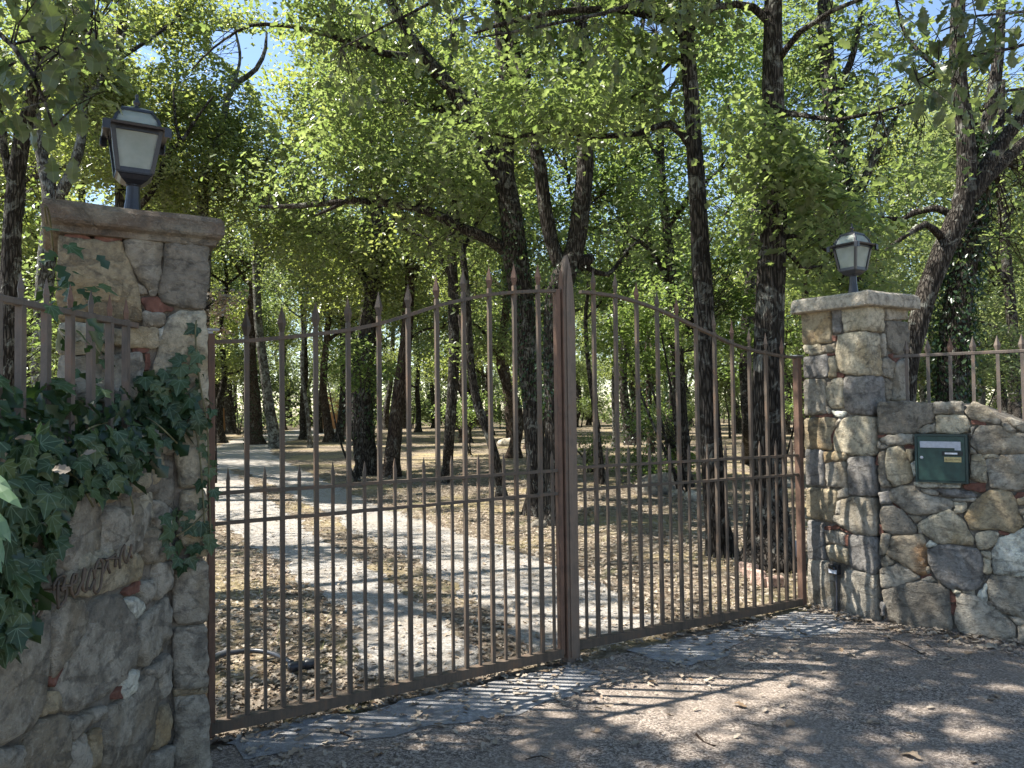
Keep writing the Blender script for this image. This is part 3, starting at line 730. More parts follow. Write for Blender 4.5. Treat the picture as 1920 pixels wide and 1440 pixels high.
# ------------------------------------------------------------------ left wing wall
wallL = thing('stone_wall', 'ivy-topped grey stone wing wall with rusty iron script, at the left edge', 'stone wall', WL0, 'stone walls beside the gate')
mapW = planar(WL0, WLD, WLN)
ss = [0, .5, 1.0, 1.5, 2.0, 2.8]; V = []
for s in ss:
    for (w, z) in ((-.026, -.3), (-.026, 1.45), (-.09, 1.50), (-.34, 1.51), (-.42, 1.47), (-.42, -.3)): V.append(mapW(s, z, w))
Fc = []
for i in range(len(ss) - 1):
    for k in range(6):
        k2 = (k + 1) % 6; Fc.append((i * 6 + k, i * 6 + k2, i * 6 + 6 + k2, i * 6 + 6 + k))
Fc += [tuple(range(5, -1, -1)), tuple(range(len(V) - 6, len(V)))]
mesh('mortar_core', V, Fc, MORTAR, wallL)
W3 = [('g', [(650, 332), (700, 232), (860, 222), (898, 300), (955, 400), (968, 560), (938, 700), (860, 828), (700, 955), (600, 1015), (450, 1035), (405, 880), (480, 690), (610, 480)]),
 ('g', [(372, 420), (480, 242), (600, 262), (638, 330), (600, 475), (475, 670), (390, 790), (367, 730)]),
 ('g', [(-60, 520), (180, 422), (350, 332), (358, 500), (353, 760), (330, 955), (280, 1055), (200, 1175), (-60, 1300)]),
 ('g', [(982, 560), (1002, 400), (1200, 222), (1223, 330), (1218, 500), (1130, 615), (1022, 715)]), ('g', [(1042, 760), (1190, 630), (1222, 680), (1212, 900), (1160, 955), (1132, 800)]),
 ('g', [(802, 1000), (960, 940), (1042, 775), (1120, 772), (1138, 960), (1100, 1250), (1000, 1440), (742, 1440), (752, 1200)]),
 ('g', [(202, 1230), (320, 1092), (480, 1062), (508, 1200), (480, 1460), (172, 1460)]), ('g', [(-60, 1325), (178, 1292), (150, 1460), (-60, 1460)]),
 ('o', [(362, 902), (420, 892), (438, 980), (402, 1048), (312, 1068)]), ('g', [(512, 1102), (738, 1002), (758, 1040), (620, 1138), (522, 1248)]),
 ('o', [(642, 1200), (718, 1152), (718, 1440), (642, 1440)]), ('p', [(902, 780), (950, 732), (983, 750), (978, 880), (902, 955), (872, 900)]),
 ('o', [(1122, 1052), (1198, 982), (1228, 1100), (1198, 1258), (1112, 1298)]), ('g', [(502, 1282), (600, 1212), (630, 1300), (700, 1460), (492, 1460)]),
 ('g', [(1012, 140), (1100, 102), (1118, 180), (1040, 285), (1012, 200)]), ('p', [(892, 260), (960, 227), (1028, 270), (1018, 338), (960, 388), (912, 330)]), ('g', [(1112, 1342), (1232, 1282), (1238, 1460), (1112, 1460)]),
 ('e', [(480, 60), (540, -60), (900, -150), (1030, -20), (1000, 90), (880, 138), (680, 208), (560, 200), (470, 120)]),
 ('k', [(365, 830), (440, 700), (460, 720), (400, 870)]), ('k', [(830, 940), (890, 850), (900, 870), (880, 945)]), ('k', [(900, 190), (1000, 120), (1005, 170), (930, 215)]),
 ('g', [(-60, 290), (150, 262), (330, 205), (340, 310), (180, 405), (-60, 500)]), ('g', [(1130, -20), (1215, -20), (1215, 160), (1130, 230), (1115, 100)])]
stones_from(W3, 0, 1060, K3, WL0, WLD, WLN, mapW, wallL)
W2 = [('g', [(502, 922), (560, 882), (690, 882), (748, 1000), (753, 1300), (700, 1440), (560, 1500), (440, 1440), (482, 1200)]), ('g', [(762, 1052), (860, 992), (938, 1060), (948, 1200), (880, 1378), (832, 1368), (772, 1250)]),
 ('g', [(962, 932), (1040, 922), (1068, 1050), (1080, 1200), (1000, 1378), (900, 1400), (960, 1200)]), ('e', [(1052, 922), (1140, 872), (1160, 1080), (1128, 1138), (1082, 1080)]),
 ('o', [(742, 900), (790, 762), (900, 772), (928, 880), (860, 945), (772, 980)]), ('e', [(932, 860), (1120, 722), (1118, 840), (1030, 898)]), ('g', [(1102, 1162), (1200, 1182), (1290, 1300), (1290, 1400), (1100, 1420), (1082, 1250)]),
 ('e', [(1142, 602), (1220, 622), (1200, 780), (1142, 838)]), ('d', [(1212, 662), (1300, 672), (1308, 880), (1298, 1010), (1202, 948)]), ('g', [(1150, 960), (1200, 960), (1296, 1030), (1296, 1180), (1180, 1160)]),
 ('g', [(1130, 440), (1300, 430), (1300, 600), (1140, 590)]),
 ('g', [(-100, 1150), (200, 1100), (420, 1150), (400, 1440), (200, 1520), (-100, 1560)])]
stones_from(W2, 0, 700, 4.0, WL0, WLD, WLN, mapW, wallL)
for row in range(7):                                    # under the ivy and on towards the road
    z0 = row * .21; s = (1.10 if row < 5 else .05) + .1 * (row % 2)
    while s < 2.7:
        w = .25 + .2 * random.random(); j = lambda: (random.random() - .5) * .05
        stone('stone', [(s + .02 + j() * .3, z0 + .015), (s + w + j(), z0 + j() * .4), (s + w + j(), z0 + .19), (s + .02 + j() * .5, z0 + .2 + j() * .4)], mapW, ST[random.choice('ggedb')], wallL)
        s += w + .02
# ------------------------------------------------------------------ gate
def hpx(px, py, s_of=None):
    q = onplane(px, py, A, N_); return float(np.dot(q - A, U_)), float(q[2])
leafL = thing('gate_leaf', 'rusty brown wrought-iron gate leaf hinged on the left, ivy-grown pillar', 'gate', GATE(0, 0), 'pair of iron gate leaves')
leafR = thing('gate_leaf', 'rusty brown wrought-iron gate leaf with the tall meeting post, hinged beside the letterbox wall', 'gate', GATE(4.33, 0), 'pair of iron gate leaves')
railL = [hpx(*p) for p in [(398, 641), (462, 639), (531, 633), (597, 626), (657, 618), (714, 606), (769, 590), (822, 573), (873, 561), (921, 552), (966, 548), (1011, 546), (1050, 546)]]
railR = [hpx(*p) for p in [(1088, 547), (1117, 550), (1155, 556), (1193, 566), (1232, 580), (1269, 596), (1304, 613), (1339, 629), (1371, 644), (1404, 655), (1436, 662), (1467, 668), (1502, 671)]]
tipL = [hpx(*p) for p in [(462, 580), (531, 573), (597, 566), (657, 557), (714, 546), (769, 532), (822, 515), (873, 503), (921, 498), (966, 494), (1011, 494)]]
tipR = [hpx(*p) for p in [(1116, 506), (1155, 512), (1193, 529), (1232, 545), (1269, 557), (1304, 571), (1339, 588), (1371, 602), (1404, 615), (1436, 624), (1467, 633)]]
def interp(tab, s): return float(np.interp(s, [a for a, b in tab], [b for a, b in tab]))
def flat_rail(name, pts, hh, hw, parent, mat):
    m = MB(); rings = []
    for i, (s, z) in enumerate(pts):
        p0, p1 = pts[max(0, i - 1)], pts[min(len(pts) - 1, i + 1)]
        t = np.array([p1[0] - p0[0], p1[1] - p0[1]]); t /= np.linalg.norm(t); q = np.array([-t[1], t[0]])
        r = []
        for (a, b) in ((-1, -1), (-1, 1), (1, 1), (1, -1)):
            r.append(GATE(s + q[0] * hh * a, z + q[1] * hh * a, hw * b))
        rings.append(r)
    return m.loft(rings).build(name, mat, parent)
def dense(tab, n=40):
    xs = np.linspace(tab[0][0], tab[-1][0], n); P, _ = smooth_path([(a, b, 0) for a, b in tab], [1] * len(tab), .05)
    return [(p[0], p[1]) for p in P]
def square_bar(s, z0, z1, h, parent, name, mat, point=0.0, jit=0.0):
    m = MB(); c0 = GATE(s, z0)
    rows = [(h, z0), (h, z0 + (z1 - z0) * .33), (h, z0 + (z1 - z0) * .66), (h, z1 - point)]
    if point: rows += [(h * .95, z1 - point * .8), (h * .12, z1)]
    rings = []
    for i, (r, z) in enumerate(rows):
        w = (random.random() - .5) * jit
        rings.append([GATE(s + a * r + w, z, b * r) for a, b in ((-1, -1), (1, -1), (1, 1), (-1, 1))])
    return m.loft(rings).build(name, mat, parent)
def finial(s, z0, z1, parent, mat, hb=.011, hw=.024):
    L = z1 - z0
    rows = [(hb * 1.0, z0), (hw * .75, z0 + L * .22), (hw, z0 + L * .36), (hw * .72, z0 + L * .55), (hw * .32, z0 + L * .80), (.0015, z1)]
    rings = [[GATE(s + a * r, z, b * r * .8) for a, b in ((0, -1), (1, 0), (0, 1), (-1, 0))] for r, z in rows]
    return MB().loft(rings).build('spear_finial', mat, parent)
for leaf, s_t, s_s, rail, tip, mid0, mid1, bot, stiles in (
    (leafL, [.160 + .1738 * k for k in range(11)], [.073 + .1738 * k for k in range(12)], railL, tipL, (1.190, 1.190), (1.045, 1.048), (.105, .090), (-.007, 2.04)),
    (leafR, [2.327 + .1821 * k for k in range(11)], [2.236 + .1821 * k for k in range(12)], railR, tipR, (1.202, 1.183), (1.058, 1.034), (.118, .072), (2.16, 4.326))):
    sa, sb = stiles
    lin = lambda ab, s: ab[0] + (ab[1] - ab[0]) * (s - sa) / (sb - sa)
    flat_rail('arched_top_rail', dense(rail), .0095, .017, leaf, IRON)
    for ab, nm in ((mid0, 'middle_rail'), (mid1, 'middle_rail')):
        flat_rail(nm, [(sa + (sb - sa) * i / 24, lin(ab, sa + (sb - sa) * i / 24) + (random.random() - .5) * .004) for i in range(25)], .0085, .015, leaf, IRON)
    flat_rail('bottom_rail', [(sa + (sb - sa) * i / 8, lin(bot, sa + (sb - sa) * i / 8) - .027) for i in range(9)], .027, .024, leaf, IRON)
    for k, s in enumerate(s_t):
        zt = interp(tip, s)
        b = square_bar(s, lin(bot, s) - .012, zt - .135, .0112, leaf, 'tall_bar', IRON, jit=.003)
        finial(s, zt - .137, zt, b, IRON_RED if random.random() < .35 else IRON)
    for k, s in enumerate(s_s):
        square_bar(s, lin(bot, s) - .012, lin(mid0, s) + .125 + (random.random() - .5) * .01, .0078, leaf, 'short_bar', IRON, point=.06, jit=.003)
# stiles and the meeting post
MB().box(GATE(-.007, 1.0), U_, N_, Z_, .017, .022, .965, .004).build('hinge_stile', IRON_RED, leafL)
MB().box(GATE(2.037, 1.19), U_, N_, Z_, .017, .022, 1.135, .004).build('meeting_stile', IRON_RED, leafL)
zt = hpx(1505, 672)[1]
MB().box(GATE(4.326, zt / 2 + .01), U_, N_, Z_, .024, .026, zt / 2 - .01, .004).build('hinge_stile', IRON_RED, leafR)
def post(s0, s1, w0, w1, zb, zs, zt, name, mat, parent):
    c = (s0 + s1) / 2; h = (s1 - s0) / 2; rows = [(1, zb), (1, .6), (1, 1.2), (1, 1.8), (1, zs), (.78, (zs + zt) / 2), (.30, zt - .03), (.10, zt)]
    rings = [[GATE(c + a * h * k, z, (w0 + w1) / 2 + b * (w1 - w0) / 2 * (k * .6 + .4)) for a, b in ((-1, -1), (1, -1), (1, 1), (-1, 1))] for k, z in rows]
    return MB().loft(rings).build(name, mat, parent)
zp = hpx(1067, 480)[1]
p_ = post(2.066, 2.158, -.035, .028, .0, 2.18, zp, 'meeting_post', IRON_POST, leafR)
post(2.088, 2.140, .029, .037, .03, 2.28, zp - .05, 'cover_strip', IRON_POST, p_)
post(2.060, 2.0685, -.02, .033, .03, 2.20, zp - .10, 'edge_strip', IRON_RED, p_)
# upper pivots on the pillars
for lf, c, d in ((leafL, GATE(-.01, 1.985), .05), (leafR, GATE(4.34, zt + .02), .06)):
    MB().box(c, U_, N_, Z_, .04, .022, .005).box(c - Z_ * .015, U_, N_, Z_, .012, .012, .012).build('pivot_plate', plain('galvanised_plate', (.30, .30, .30), .5, .6), lf)

# ------------------------------------------------------------------ railings on the walls
def railing(name, label, p0, d, n, s0, s1, bars, zr, zb, ztip, hw, flen, fhw):
    r = thing(name, label, 'railing', p0 + d * s0 + Z_ * zb, 'iron railings on the wing walls')
    m = MB(); m.box(p0 + d * (s0 + s1) / 2 + Z_ * zr, d, n, Z_, (s1 - s0) / 2, .013, .011, .003).build('top_rail', IRON_RAIL, r)
    for k, s in enumerate(bars):
        c = p0 + d * s
        z0 = zb(s) if callable(zb) else zb
        lean = (random.random() - .5) * .012
        b = MB().loft([[c + d * (a * hw + lean * (z - zr)) + n * (e * hw) + Z_ * z for a, e in ((-1, -1), (1, -1), (1, 1), (-1, 1))] for z in (z0, zr, ztip - flen)]).build('bar', IRON_RAIL, r)
        L = flen
        rows = [(hw, ztip - L), (fhw * .8, ztip - L * .80), (fhw, ztip - L * .66), (fhw * .6, ztip - L * .40), (.0015, ztip)]
        MB().loft([[c + d * (a * q) + n * (e * q * .8) + Z_ * z for a, e in ((0, -1), (1, 0), (0, 1), (-1, 0))] for q, z in rows]).build('spear_point', IRON_RED if random.random() < .5 else IRON_RAIL, b)
    return r
FL0 = np.array([-1.539, 3.056, 0.0])
def s_at(px, p0, d):                                     # where the line p0+s*d is seen at column px
    q = ray(px, 720); kx, ky = q[0], q[1]
    # solve (p0+s d).x * ky = (p0+s d).y * kx
    return float((p0[1] * kx - p0[0] * ky) / (d[0] * ky - d[1] * kx))
barsL = [s_at(x, FL0, WLD) for x in (38, 86, 131, 170, 205, 236)]
dL = barsL[0] - barsL[1]; barsL += [barsL[0] + dL * .85 * k for k in range(1, 8)]
railing('iron_railing', 'brown spiked iron railing above the ivy on the left wall', FL0, WLD, WLN, 0.0, 1.9, barsL, 1.945, 1.44, 2.045, .0115, .085, .016)
FR0 = WR0 - WRN * .14
barsR = [s_at(x, FR0, WRD) for x in (1701, 1741, 1783, 1826, 1872, 1918)]
dR = barsR[-1] - barsR[-2]; barsR += [barsR[-1] + .155 * k for k in range(1, 9)]
railing('iron_railing', 'rusty spear-topped railing above the letterbox wall', FR0, WRD, WRN, s_at(1676, FR0, WRD), 2.3, barsR, 1.925, 1.2, 2.04, .0105, .105, .022)

# ------------------------------------------------------------------ lanterns
LAMP = plain('black_lantern_paint', (.020, .021, .027), .38, 0, .5, .0006, 120, .3)
def lampglass():
    t = NT('frosted_lantern_glass'); v = t.coord('pos')
    n = t.noise(v, 330, 3, .7); n2 = t.noise(v, 14, 4, .6)
    col = t.ramp(n2, [(.35, (.44, .48, .43)), (.65, (.62, .66, .61))])
    col = t.mix(t.ramp(n, [(.62, 0), (.72, .8)]), col, (.75, .76, .72))
    t.fin(col, .32, t.bump(n, .0015), spec=.5)
    tr = t.new('ShaderNodeBsdfTranslucent', i_0=(.55, .60, .54, 1)); gl = t.new('ShaderNodeBsdfTransparent', i_0=(.75, .8, .76, 1))
    m1 = t.new('ShaderNodeMixShader', i_0=.45); t.link(t.b.outputs[0], m1.inputs[1]); t.link(tr.outputs[0], m1.inputs[2])
    m2 = t.new('ShaderNodeMixShader', i_0=.22); t.link(m1.outputs[0], m2.inputs[1]); t.link(gl.outputs[0], m2.inputs[2])
    t.link(m2.outputs[0], t.out.inputs[0]); return t.m
GLASS = lampglass()
def lantern(c, label, k=1.0, zrot=0.0, tilt=0.0):
    r = thing('lantern', label, 'lantern', c, 'black lanterns on the gate pillars')
    ca, sa = math.cos(zrot), math.sin(zrot)
    ax = U_ * ca + N_ * sa; ay = N_ * ca - U_ * sa
    ez = Z_ + ax * tilt; ez = ez / np.linalg.norm(ez)
    P = lambda x, y, z: c + (ax * x + ay * y + ez * z) * k
    def circ(rad, z, n=16): return [P(math.cos(2 * math.pi * i / n) * rad, math.sin(2 * math.pi * i / n) * rad, z) for i in range(n)]
    def sq(h, z): return [P(a * h, b * h, z) for a, b in ((-1, -1), (1, -1), (1, 1), (-1, 1))]
    MB().loft([circ(*q) for q in ((.05, -.01), (.05, .006), (.044, .012), (.036, .05), (.029, .11), (.027, .165), (.031, .17), (.031, .178))]).build('stem', LAMP, r, smooth=False)
    zb = .215
    MB().loft([sq(.030, .172), sq(.052, .188), sq(.064, zb - .010), sq(.070, zb - .006), sq(.070, zb)]).build('bowl', LAMP, r)
    zt, hb, ht = .405, .067, .095
    # body frame: corner bars and rims
    f = MB()
    for i, (a, b) in enumerate(((-1, -1), (1, -1), (1, 1), (-1, 1))):
        w = .009
        lo = [P(a * hb + dx * w, b * hb + dy * w, zb) for dx, dy in ((-1, -1), (1, -1), (1, 1), (-1, 1))]
        hi = [P(a * ht + dx * w, b * ht + dy * w, zt) for dx, dy in ((-1, -1), (1, -1), (1, 1), (-1, 1))]
        f.loft([lo, hi])
    for (h, z, th) in ((hb, zb + .008, .010), (ht - .001, zt - .007, .010)):
        for e in range(4):
            a0 = [(-1, -1), (1, -1), (1, 1), (-1, 1)][e]; a1 = [(1, -1), (1, 1), (-1, 1), (-1, -1)][e]
            p, q = P(a0[0] * h, a0[1] * h, z), P(a1[0] * h, a1[1] * h, z); d = q - p; L = np.linalg.norm(d); d /= L
            f.box((p + q) / 2, d, np.cross(ez, d), ez, L / 2, .006 * k, th * k)
    f.build('body_frame', LAMP, r)
    crn = [(-1, -1), (1, -1), (1, 1), (-1, 1)]
    for e in range(4):
        a, b = crn[e], crn[(e + 1) % 4]; nx, ny = (a[0] + b[0]) / 2, (a[1] + b[1]) / 2; g0 = .985
        q = [P(a[0] * hb * g0, a[1] * hb * g0, zb), P(b[0] * hb * g0, b[1] * hb * g0, zb), P(b[0] * ht * g0, b[1] * ht * g0, zt), P(a[0] * ht * g0, a[1] * ht * g0, zt)]
        inw = -(ax * nx + ay * ny) * .003 * k
        MB().loft([q, [x + inw for x in q]]).build('glass_pane', GLASS, r)
    # eave, roof, small dome, finial
    ev = MB().loft([sq(.104, zt), sq(.128, zt - .004), sq(.132, zt + .004), sq(.126, zt + .010), sq(.094, zt + .014)])
    for e in range(4):                                   # turned-down lips
        a, b = crn[e], crn[(e + 1) % 4]; h = .131
        p, q = P(a[0] * h, a[1] * h, zt - .016), P(b[0] * h, b[1] * h, zt - .016); d = q - p; L = np.linalg.norm(d); d /= L
        for t0, t1 in ((.0, .10), (.90, 1.0)):
            ev.box(p + d * L * (t0 + t1) / 2, d, np.cross(ez, d), ez, L * (t1 - t0) / 2, .003 * k, .020 * k)
    ev.build('eave', LAMP, r)
    z0, z1, h0, h1 = zt + .013, zt + .085, .092, .058
    rf = MB()
    for i, (a, b) in enumerate(crn):
        w = .007
        rf.loft([[P(a * h + dx * w, b * h + dy * w, z) for dx, dy in ((-1, -1), (1, -1), (1, 1), (-1, 1))] for h, z in ((h0, z0), ((h0 + h1) / 2 + .006, (z0 + z1) / 2), (h1, z1))])
    rf.loft([sq(h1 + .008, z1 - .004), sq(h1 + .006, z1 + .008), sq(h1 * .72, z1 + .020), sq(.022, z1 + .030)])
    rf.build('roof_frame', LAMP, r)
    for e in range(4):
        a, b = crn[e], crn[(e + 1) % 4]; q = []
        for (h, z) in ((h0, z0), ((h0 + h1) / 2 + .006, (z0 + z1) / 2), (h1, z1)): q.append((P(a[0] * h, a[1] * h, z), P(b[0] * h, b[1] * h, z)))
        V = [x for p in q for x in p]; inw = -(ax * (a[0] + b[0]) / 2 + ay * (a[1] + b[1]) / 2) * .003 * k
        MB().add(V + [x + inw for x in V], [(0, 1, 3, 2), (2, 3, 5, 4), (6, 8, 9, 7), (8, 10, 11, 9), (0, 6, 7, 1), (4, 5, 11, 10), (0, 2, 8, 6), (2, 4, 10, 8), (1, 7, 9, 3), (3, 9, 11, 5)]).build('roof_pane', GLASS, r)
    zz = z1 + .028
    MB().loft([circ(q, zz + z, 10) for q, z in ((.022, 0), (.010, .008), (.009, .016), (.016, .024), (.016, .032), (.008, .040), (.006, .052), (.009, .058), (.001, .072))]).build('finial', LAMP, r, smooth=True)
    return r
lantern(cenL + Z_ * 2.424, 'black four-sided lantern on the ivy-grown pillar, seen face on', 1.0, 0.0, .035)
lantern(cen + Z_ * 2.406, 'black four-sided lantern on the pillar beside the letterbox wall, seen corner on', 1.0, 0.0, .0)

# ------------------------------------------------------------------ letterbox
GREEN = plain('dark_green_enamel', (.017, .047, .037), .45, 0, .5, .0008, 22, .35)
GREEN_D = plain('darker_green_rim', (.010, .030, .028), .4, 0, .5)
ALU = plain('brushed_aluminium', (.40, .415, .46), .5, .3, .4, 0, 60, .12)
def wuv(px, py):
    q = onplane(px, py, WR0 + WRN * .03, WRN); return np.array([float(np.dot(q - WR0, WRD)), float(q[2])])
c00, c11 = wuv(1717, 903), wuv(1816, 815); c10, c01 = wuv(1815, 906), wuv(1716, 813)
u0, u1 = (c00[0] + c01[0]) / 2, (c10[0] + c11[0]) / 2; v0, v1 = (c00[1] + c10[1]) / 2, (c01[1] + c11[1]) / 2
box_ = thing('letterbox', 'dark green metal letterbox with a pale flap set into the stone wall', 'letterbox', mapR((u0 + u1) / 2, v0, 0))
bw, bh = u1 - u0, v1 - v0
mcen = lambda fu, fv, w: mapR(u0 + bw * fu, v1 - bh * fv, w)
def plate(fu0, fu1, fv0, fv1, w0, w1, name, mat, parent, bev=.0015):
    return MB().box(mcen((fu0 + fu1) / 2, (fv0 + fv1) / 2, (w0 + w1) / 2), WRD, WRN, Z_, bw * (fu1 - fu0) / 2, (w1 - w0) / 2, bh * (fv1 - fv0) / 2, bev).build(name, mat, parent)
bx = MB()
bx.box(mcen(.5, .5, -.06), WRD, WRN, Z_, bw / 2, .10, bh / 2)
for a in ((0, .045, 0, 1), (.955, 1, 0, 1), (.045, .955, 0, .04), (.045, .955, .965, 1)):
    bx.box(mcen((a[0] + a[1]) / 2, (a[2] + a[3]) / 2, .045), WRD, WRN, Z_, bw * (a[1] - a[0]) / 2, .012, bh * (a[3] - a[2]) / 2)
bx.build('body', GREEN_D, box_)
door = plate(.05, .95, .045, .96, .041, .052, 'door', GREEN, box_)
fl = MB().box(mcen(.49, .215, .057), WRD, WRN, Z_, bw * .385, .004, bh * .066, .001)
fl.box(mcen(.82, .30, .057), WRD, WRN, Z_, bw * .058, .0035, bh * .025); fl.build('letter_flap', ALU, door)
hold = plate(.52, .91, .35, .435, .052, .056, 'name_holder', plain('black_plastic', (.012, .016, .017), .4), door)
plate(.575, .81, .375, .41, .0562, .0572, 'name_card', plain('white_card', (.70, .70, .70), .6), door)
gp = plate(.56, .88, .465, .57, .052, .055, 'brass_name_plate', plain('yellowed_brass_plate', (.46, .37, .17), .5, .2), door)
MB().loft([[mcen(.13, .49, w) + (WRD * math.cos(a) + Z_ * math.sin(a)) * rr for a in np.linspace(0, 2 * math.pi, 13)[:-1]] for rr, w in ((.011, .05), (.011, .056), (.009, .058), (.004, .059))]).build('lock', ALU, door)
cu = bpy.data.curves.new('lettering', 'FONT'); cu.body = 'Mr Cyenn HORTZ'; cu.size = .0145; cu.align_x = 'CENTER'; cu.align_y = 'CENTER'; cu.extrude = .0002
tmp = bpy.data.objects.new('lettering', cu); COL.objects.link(tmp)
dg = bpy.context.evaluated_depsgraph_get(); me = bpy.data.meshes.new_from_object(tmp.evaluated_get(dg)); bpy.data.objects.remove(tmp)
TXT = plain('dark_print', (.02, .018, .015), .6)
kx = bw * .28 / max(1e-6, max(v.co.x for v in me.vertices) - min(v.co.x for v in me.vertices))
tv = [mcen(.72, .518, .0553) + WRD * (v.co.x * kx) + Z_ * (v.co.y * kx * 1.25) + WRN * v.co.z for v in me.vertices]
mesh('lettering', tv, [tuple(p.vertices) for p in me.polygons], TXT, door)

# ------------------------------------------------------------------ photocell on the pillar
q = onplane(1568, 1066, CR, JN); pu = -float(np.dot(q - CR, JD)); pz = float(q[2])
pc = thing('photocell', 'small black and white gate photocell on the pillar beside the letterbox wall', 'sensor', mapQ(pu, pz, .015))
hj = .043; hz_ = .039
Pq = lambda du, dz, w: CR + JD * -(pu + du) + Z_ * (pz + dz) + JN * w
MB().box(Pq(0, 0, .022), JD, JN, Z_, hj, .022, hz_, .006).build('housing', plain('black_housing', (.014, .014, .016), .35), pc)
MB().box(Pq(0, -.016, .046), JD, JN, Z_, hj * .78, .004, .016, .002).build('white_face', plain('white_plastic', (.62, .64, .68), .4), pc)
MB().loft([[Pq(math.cos(a) * rr, .0 + math.sin(a) * rr * 1.0 * (1 if math.sin(a) > 0 else .02), w) for a in np.linspace(0, 2 * math.pi, 17)[:-1]] for rr, w in ((.030, .042), (.029, .052), (.018, .058))]).build('lens', plain('dark_lens', (.012, .010, .010), .15), pc)
MB().tube([Pq(.006, -.04, .014), Pq(.008, -.16, .012), Pq(.004, -.30, .013), Pq(.010, -.44, .010)], .007, 8).build('conduit', plain('grey_conduit', (.085, .083, .09), .6), pc)

# ------------------------------------------------------------------ iron script on the left wall
KT = 1920 / 260
strokes = [[(-20, 1440), (60, 1350), (110, 1330), (150, 1350)], [(95, 1345), (90, 1250), (112, 1160), (135, 1090), (220, 1052), (242, 1010), (235, 1090), (205, 1200), (165, 1310)], [(230, 1060), (228, 1150), (245, 1270), (272, 1312)],
 [(300, 1235), (350, 1170), (380, 1080), (392, 1000)], [(20, 1050), (120, 1035), (250, 1010), (380, 985)],
 [(520, 865), (520, 790), (565, 705), (640, 655), (682, 672), (674, 740), (632, 850)], [(590, 735), (575, 850), (575, 960), (585, 1060), (580, 1110)], [(632, 865), (690, 832), (702, 900), (680, 990), (625, 1068), (580, 1112)],
 [(640, 830), (700, 800), (770, 800), (835, 715), (842, 632), (800, 640), (768, 750), (765, 880), (795, 950), (845, 915), (880, 822), (935, 700), (968, 575), (945, 560), (922, 750), (930, 860), (960, 882), (1005, 830)],
 [(1085, 700), (1075, 590), (1045, 565), (1000, 700), (978, 850), (1030, 850), (1085, 715), (1080, 870), (1110, 905), (1165, 830), (1190, 650), (1202, 480), (1150, 430), (1115, 500), (1085, 640)],
 [(1190, 640), (1235, 560), (1272, 450), (1275, 560), (1302, 622)], [(1290, 430), (1330, 400), (1380, 362), (1378, 480), (1372, 545)], [(1440, 560), (1435, 430), (1478, 280), (1502, 240), (1492, 420), (1530, 482)], [(1540, 462), (1580, 330), (1600, 230), (1578, 350), (1602, 412)], [(1240, 440), (1300, 425), (1420, 420)]]
sgn = thing('iron_lettering', 'rusty wrought-iron script lettering fixed to the left wall', 'sign', mapW(.6, 1.0, .03))
for st in strokes:
    pts = [onplane(30 + x / KT, 990 + y / KT, WL0 + WLN * .045, WLN) for x, y in st]
    sp, sr = smooth_path(pts, [.0048] * len(pts), .012)
    MB().tube(sp, sr, 6).build('stroke', IRON, sgn, smooth=True)

for st in strokes[::2]:
    p = onplane(30 + st[1][0] / KT, 990 + st[1][1] / KT, WL0 + WLN * .045, WLN); MB().tube([p, p - WLN * .05], .003, 5).build('fixing_pin', IRON, sgn)
# ------------------------------------------------------------------ foliage machinery
def leaf_batch(P, size, lod, flat=.62, droop=.35, r=None):
    """leaf polygons with a folded midrib; lod 2: pair of triangles, lod 1: lobed pentagon pair"""
    r = r or rng; n = len(P)
    az = r.random(n) * 2 * math.pi
    d = np.stack([np.cos(az), np.sin(az), -droop + (r.random(n) - .5) * .9], 1); d /= np.linalg.norm(d, axis=1)[:, None]
    nz = np.stack([(r.random(n) - .5) * 2 * (1 - flat) * 2.2, (r.random(n) - .5) * 2 * (1 - flat) * 2.2, np.ones(n)], 1)
    nz -= d * (nz * d).sum(1)[:, None]; nz /= np.linalg.norm(nz, axis=1)[:, None]
    s = np.cross(d, nz)
    L = size * (.5 + .85 * r.random(n)); fold = .12 + .35 * r.random(n)
    if lod == 2: side = [(.30, .52)]
    else: side = [(.30, .30), (.15, .47), (.31, .72)]
    tpl = [(0, 0)] + side + [(0, 1)] + [(-x, y) for x, y in side[::-1]]
    m = len(tpl); V = np.empty((n, m, 3))
    for k, (x, y) in enumerate(tpl):
        curl = -.18 * y * y
        V[:, k] = P + (s * x + d * y + nz * curl) * L[:, None] + nz * (abs(x) * fold * L)[:, None]
    h = len(side)
    f1 = list(range(0, h + 2)); f2 = [0, h + 1] + list(range(h + 2, m))
    base = (np.arange(n) * m)[:, None]
    loops = np.concatenate([base + np.array(f1), base + np.array(f2)], 1).ravel()
    sizes = np.tile([len(f1), len(f2)], n)
    return V.reshape(-1, 3), loops, sizes
LITE = [(1310, 1322, 205, 55), (1510, 1275, 95, 42), (1160, 1292, 85, 16), (985, 1285, 110, 45), (1725, 1338, 85, 15), (1690, 1388, 62, 12), (1850, 1372, 75, 22), (1770, 1432, 120, 25),
        (1450, 1244, 60, 12), (1330, 1392, 80, 22), (1555, 1180, 45, 8), (1020, 1330, 60, 14), (1900, 1290, 40, 9), (1600, 1225, 50, 9),
        (1110, 1160, 150, 22), (930, 1120, 90, 12), (800, 1190, 70, 34), (720, 1232, 40, 16), (560, 1012, 80, 9), (690, 1030, 70, 8), (760, 985, 70, 11), (900, 1000, 50, 9), (470, 1235, 40, 18), (530, 1300, 50, 14), (1260, 1110, 50, 12), (1190, 1010, 60, 8), (650, 1095, 50, 9),
        (450, 1140, 40, 10), (610, 1160, 40, 14), (1330, 1090, 40, 9), (1140, 950, 40, 7), (1290, 985, 60, 8), (980, 1060, 60, 9), (1400, 1130, 50, 8), (840, 1060, 60, 8)]
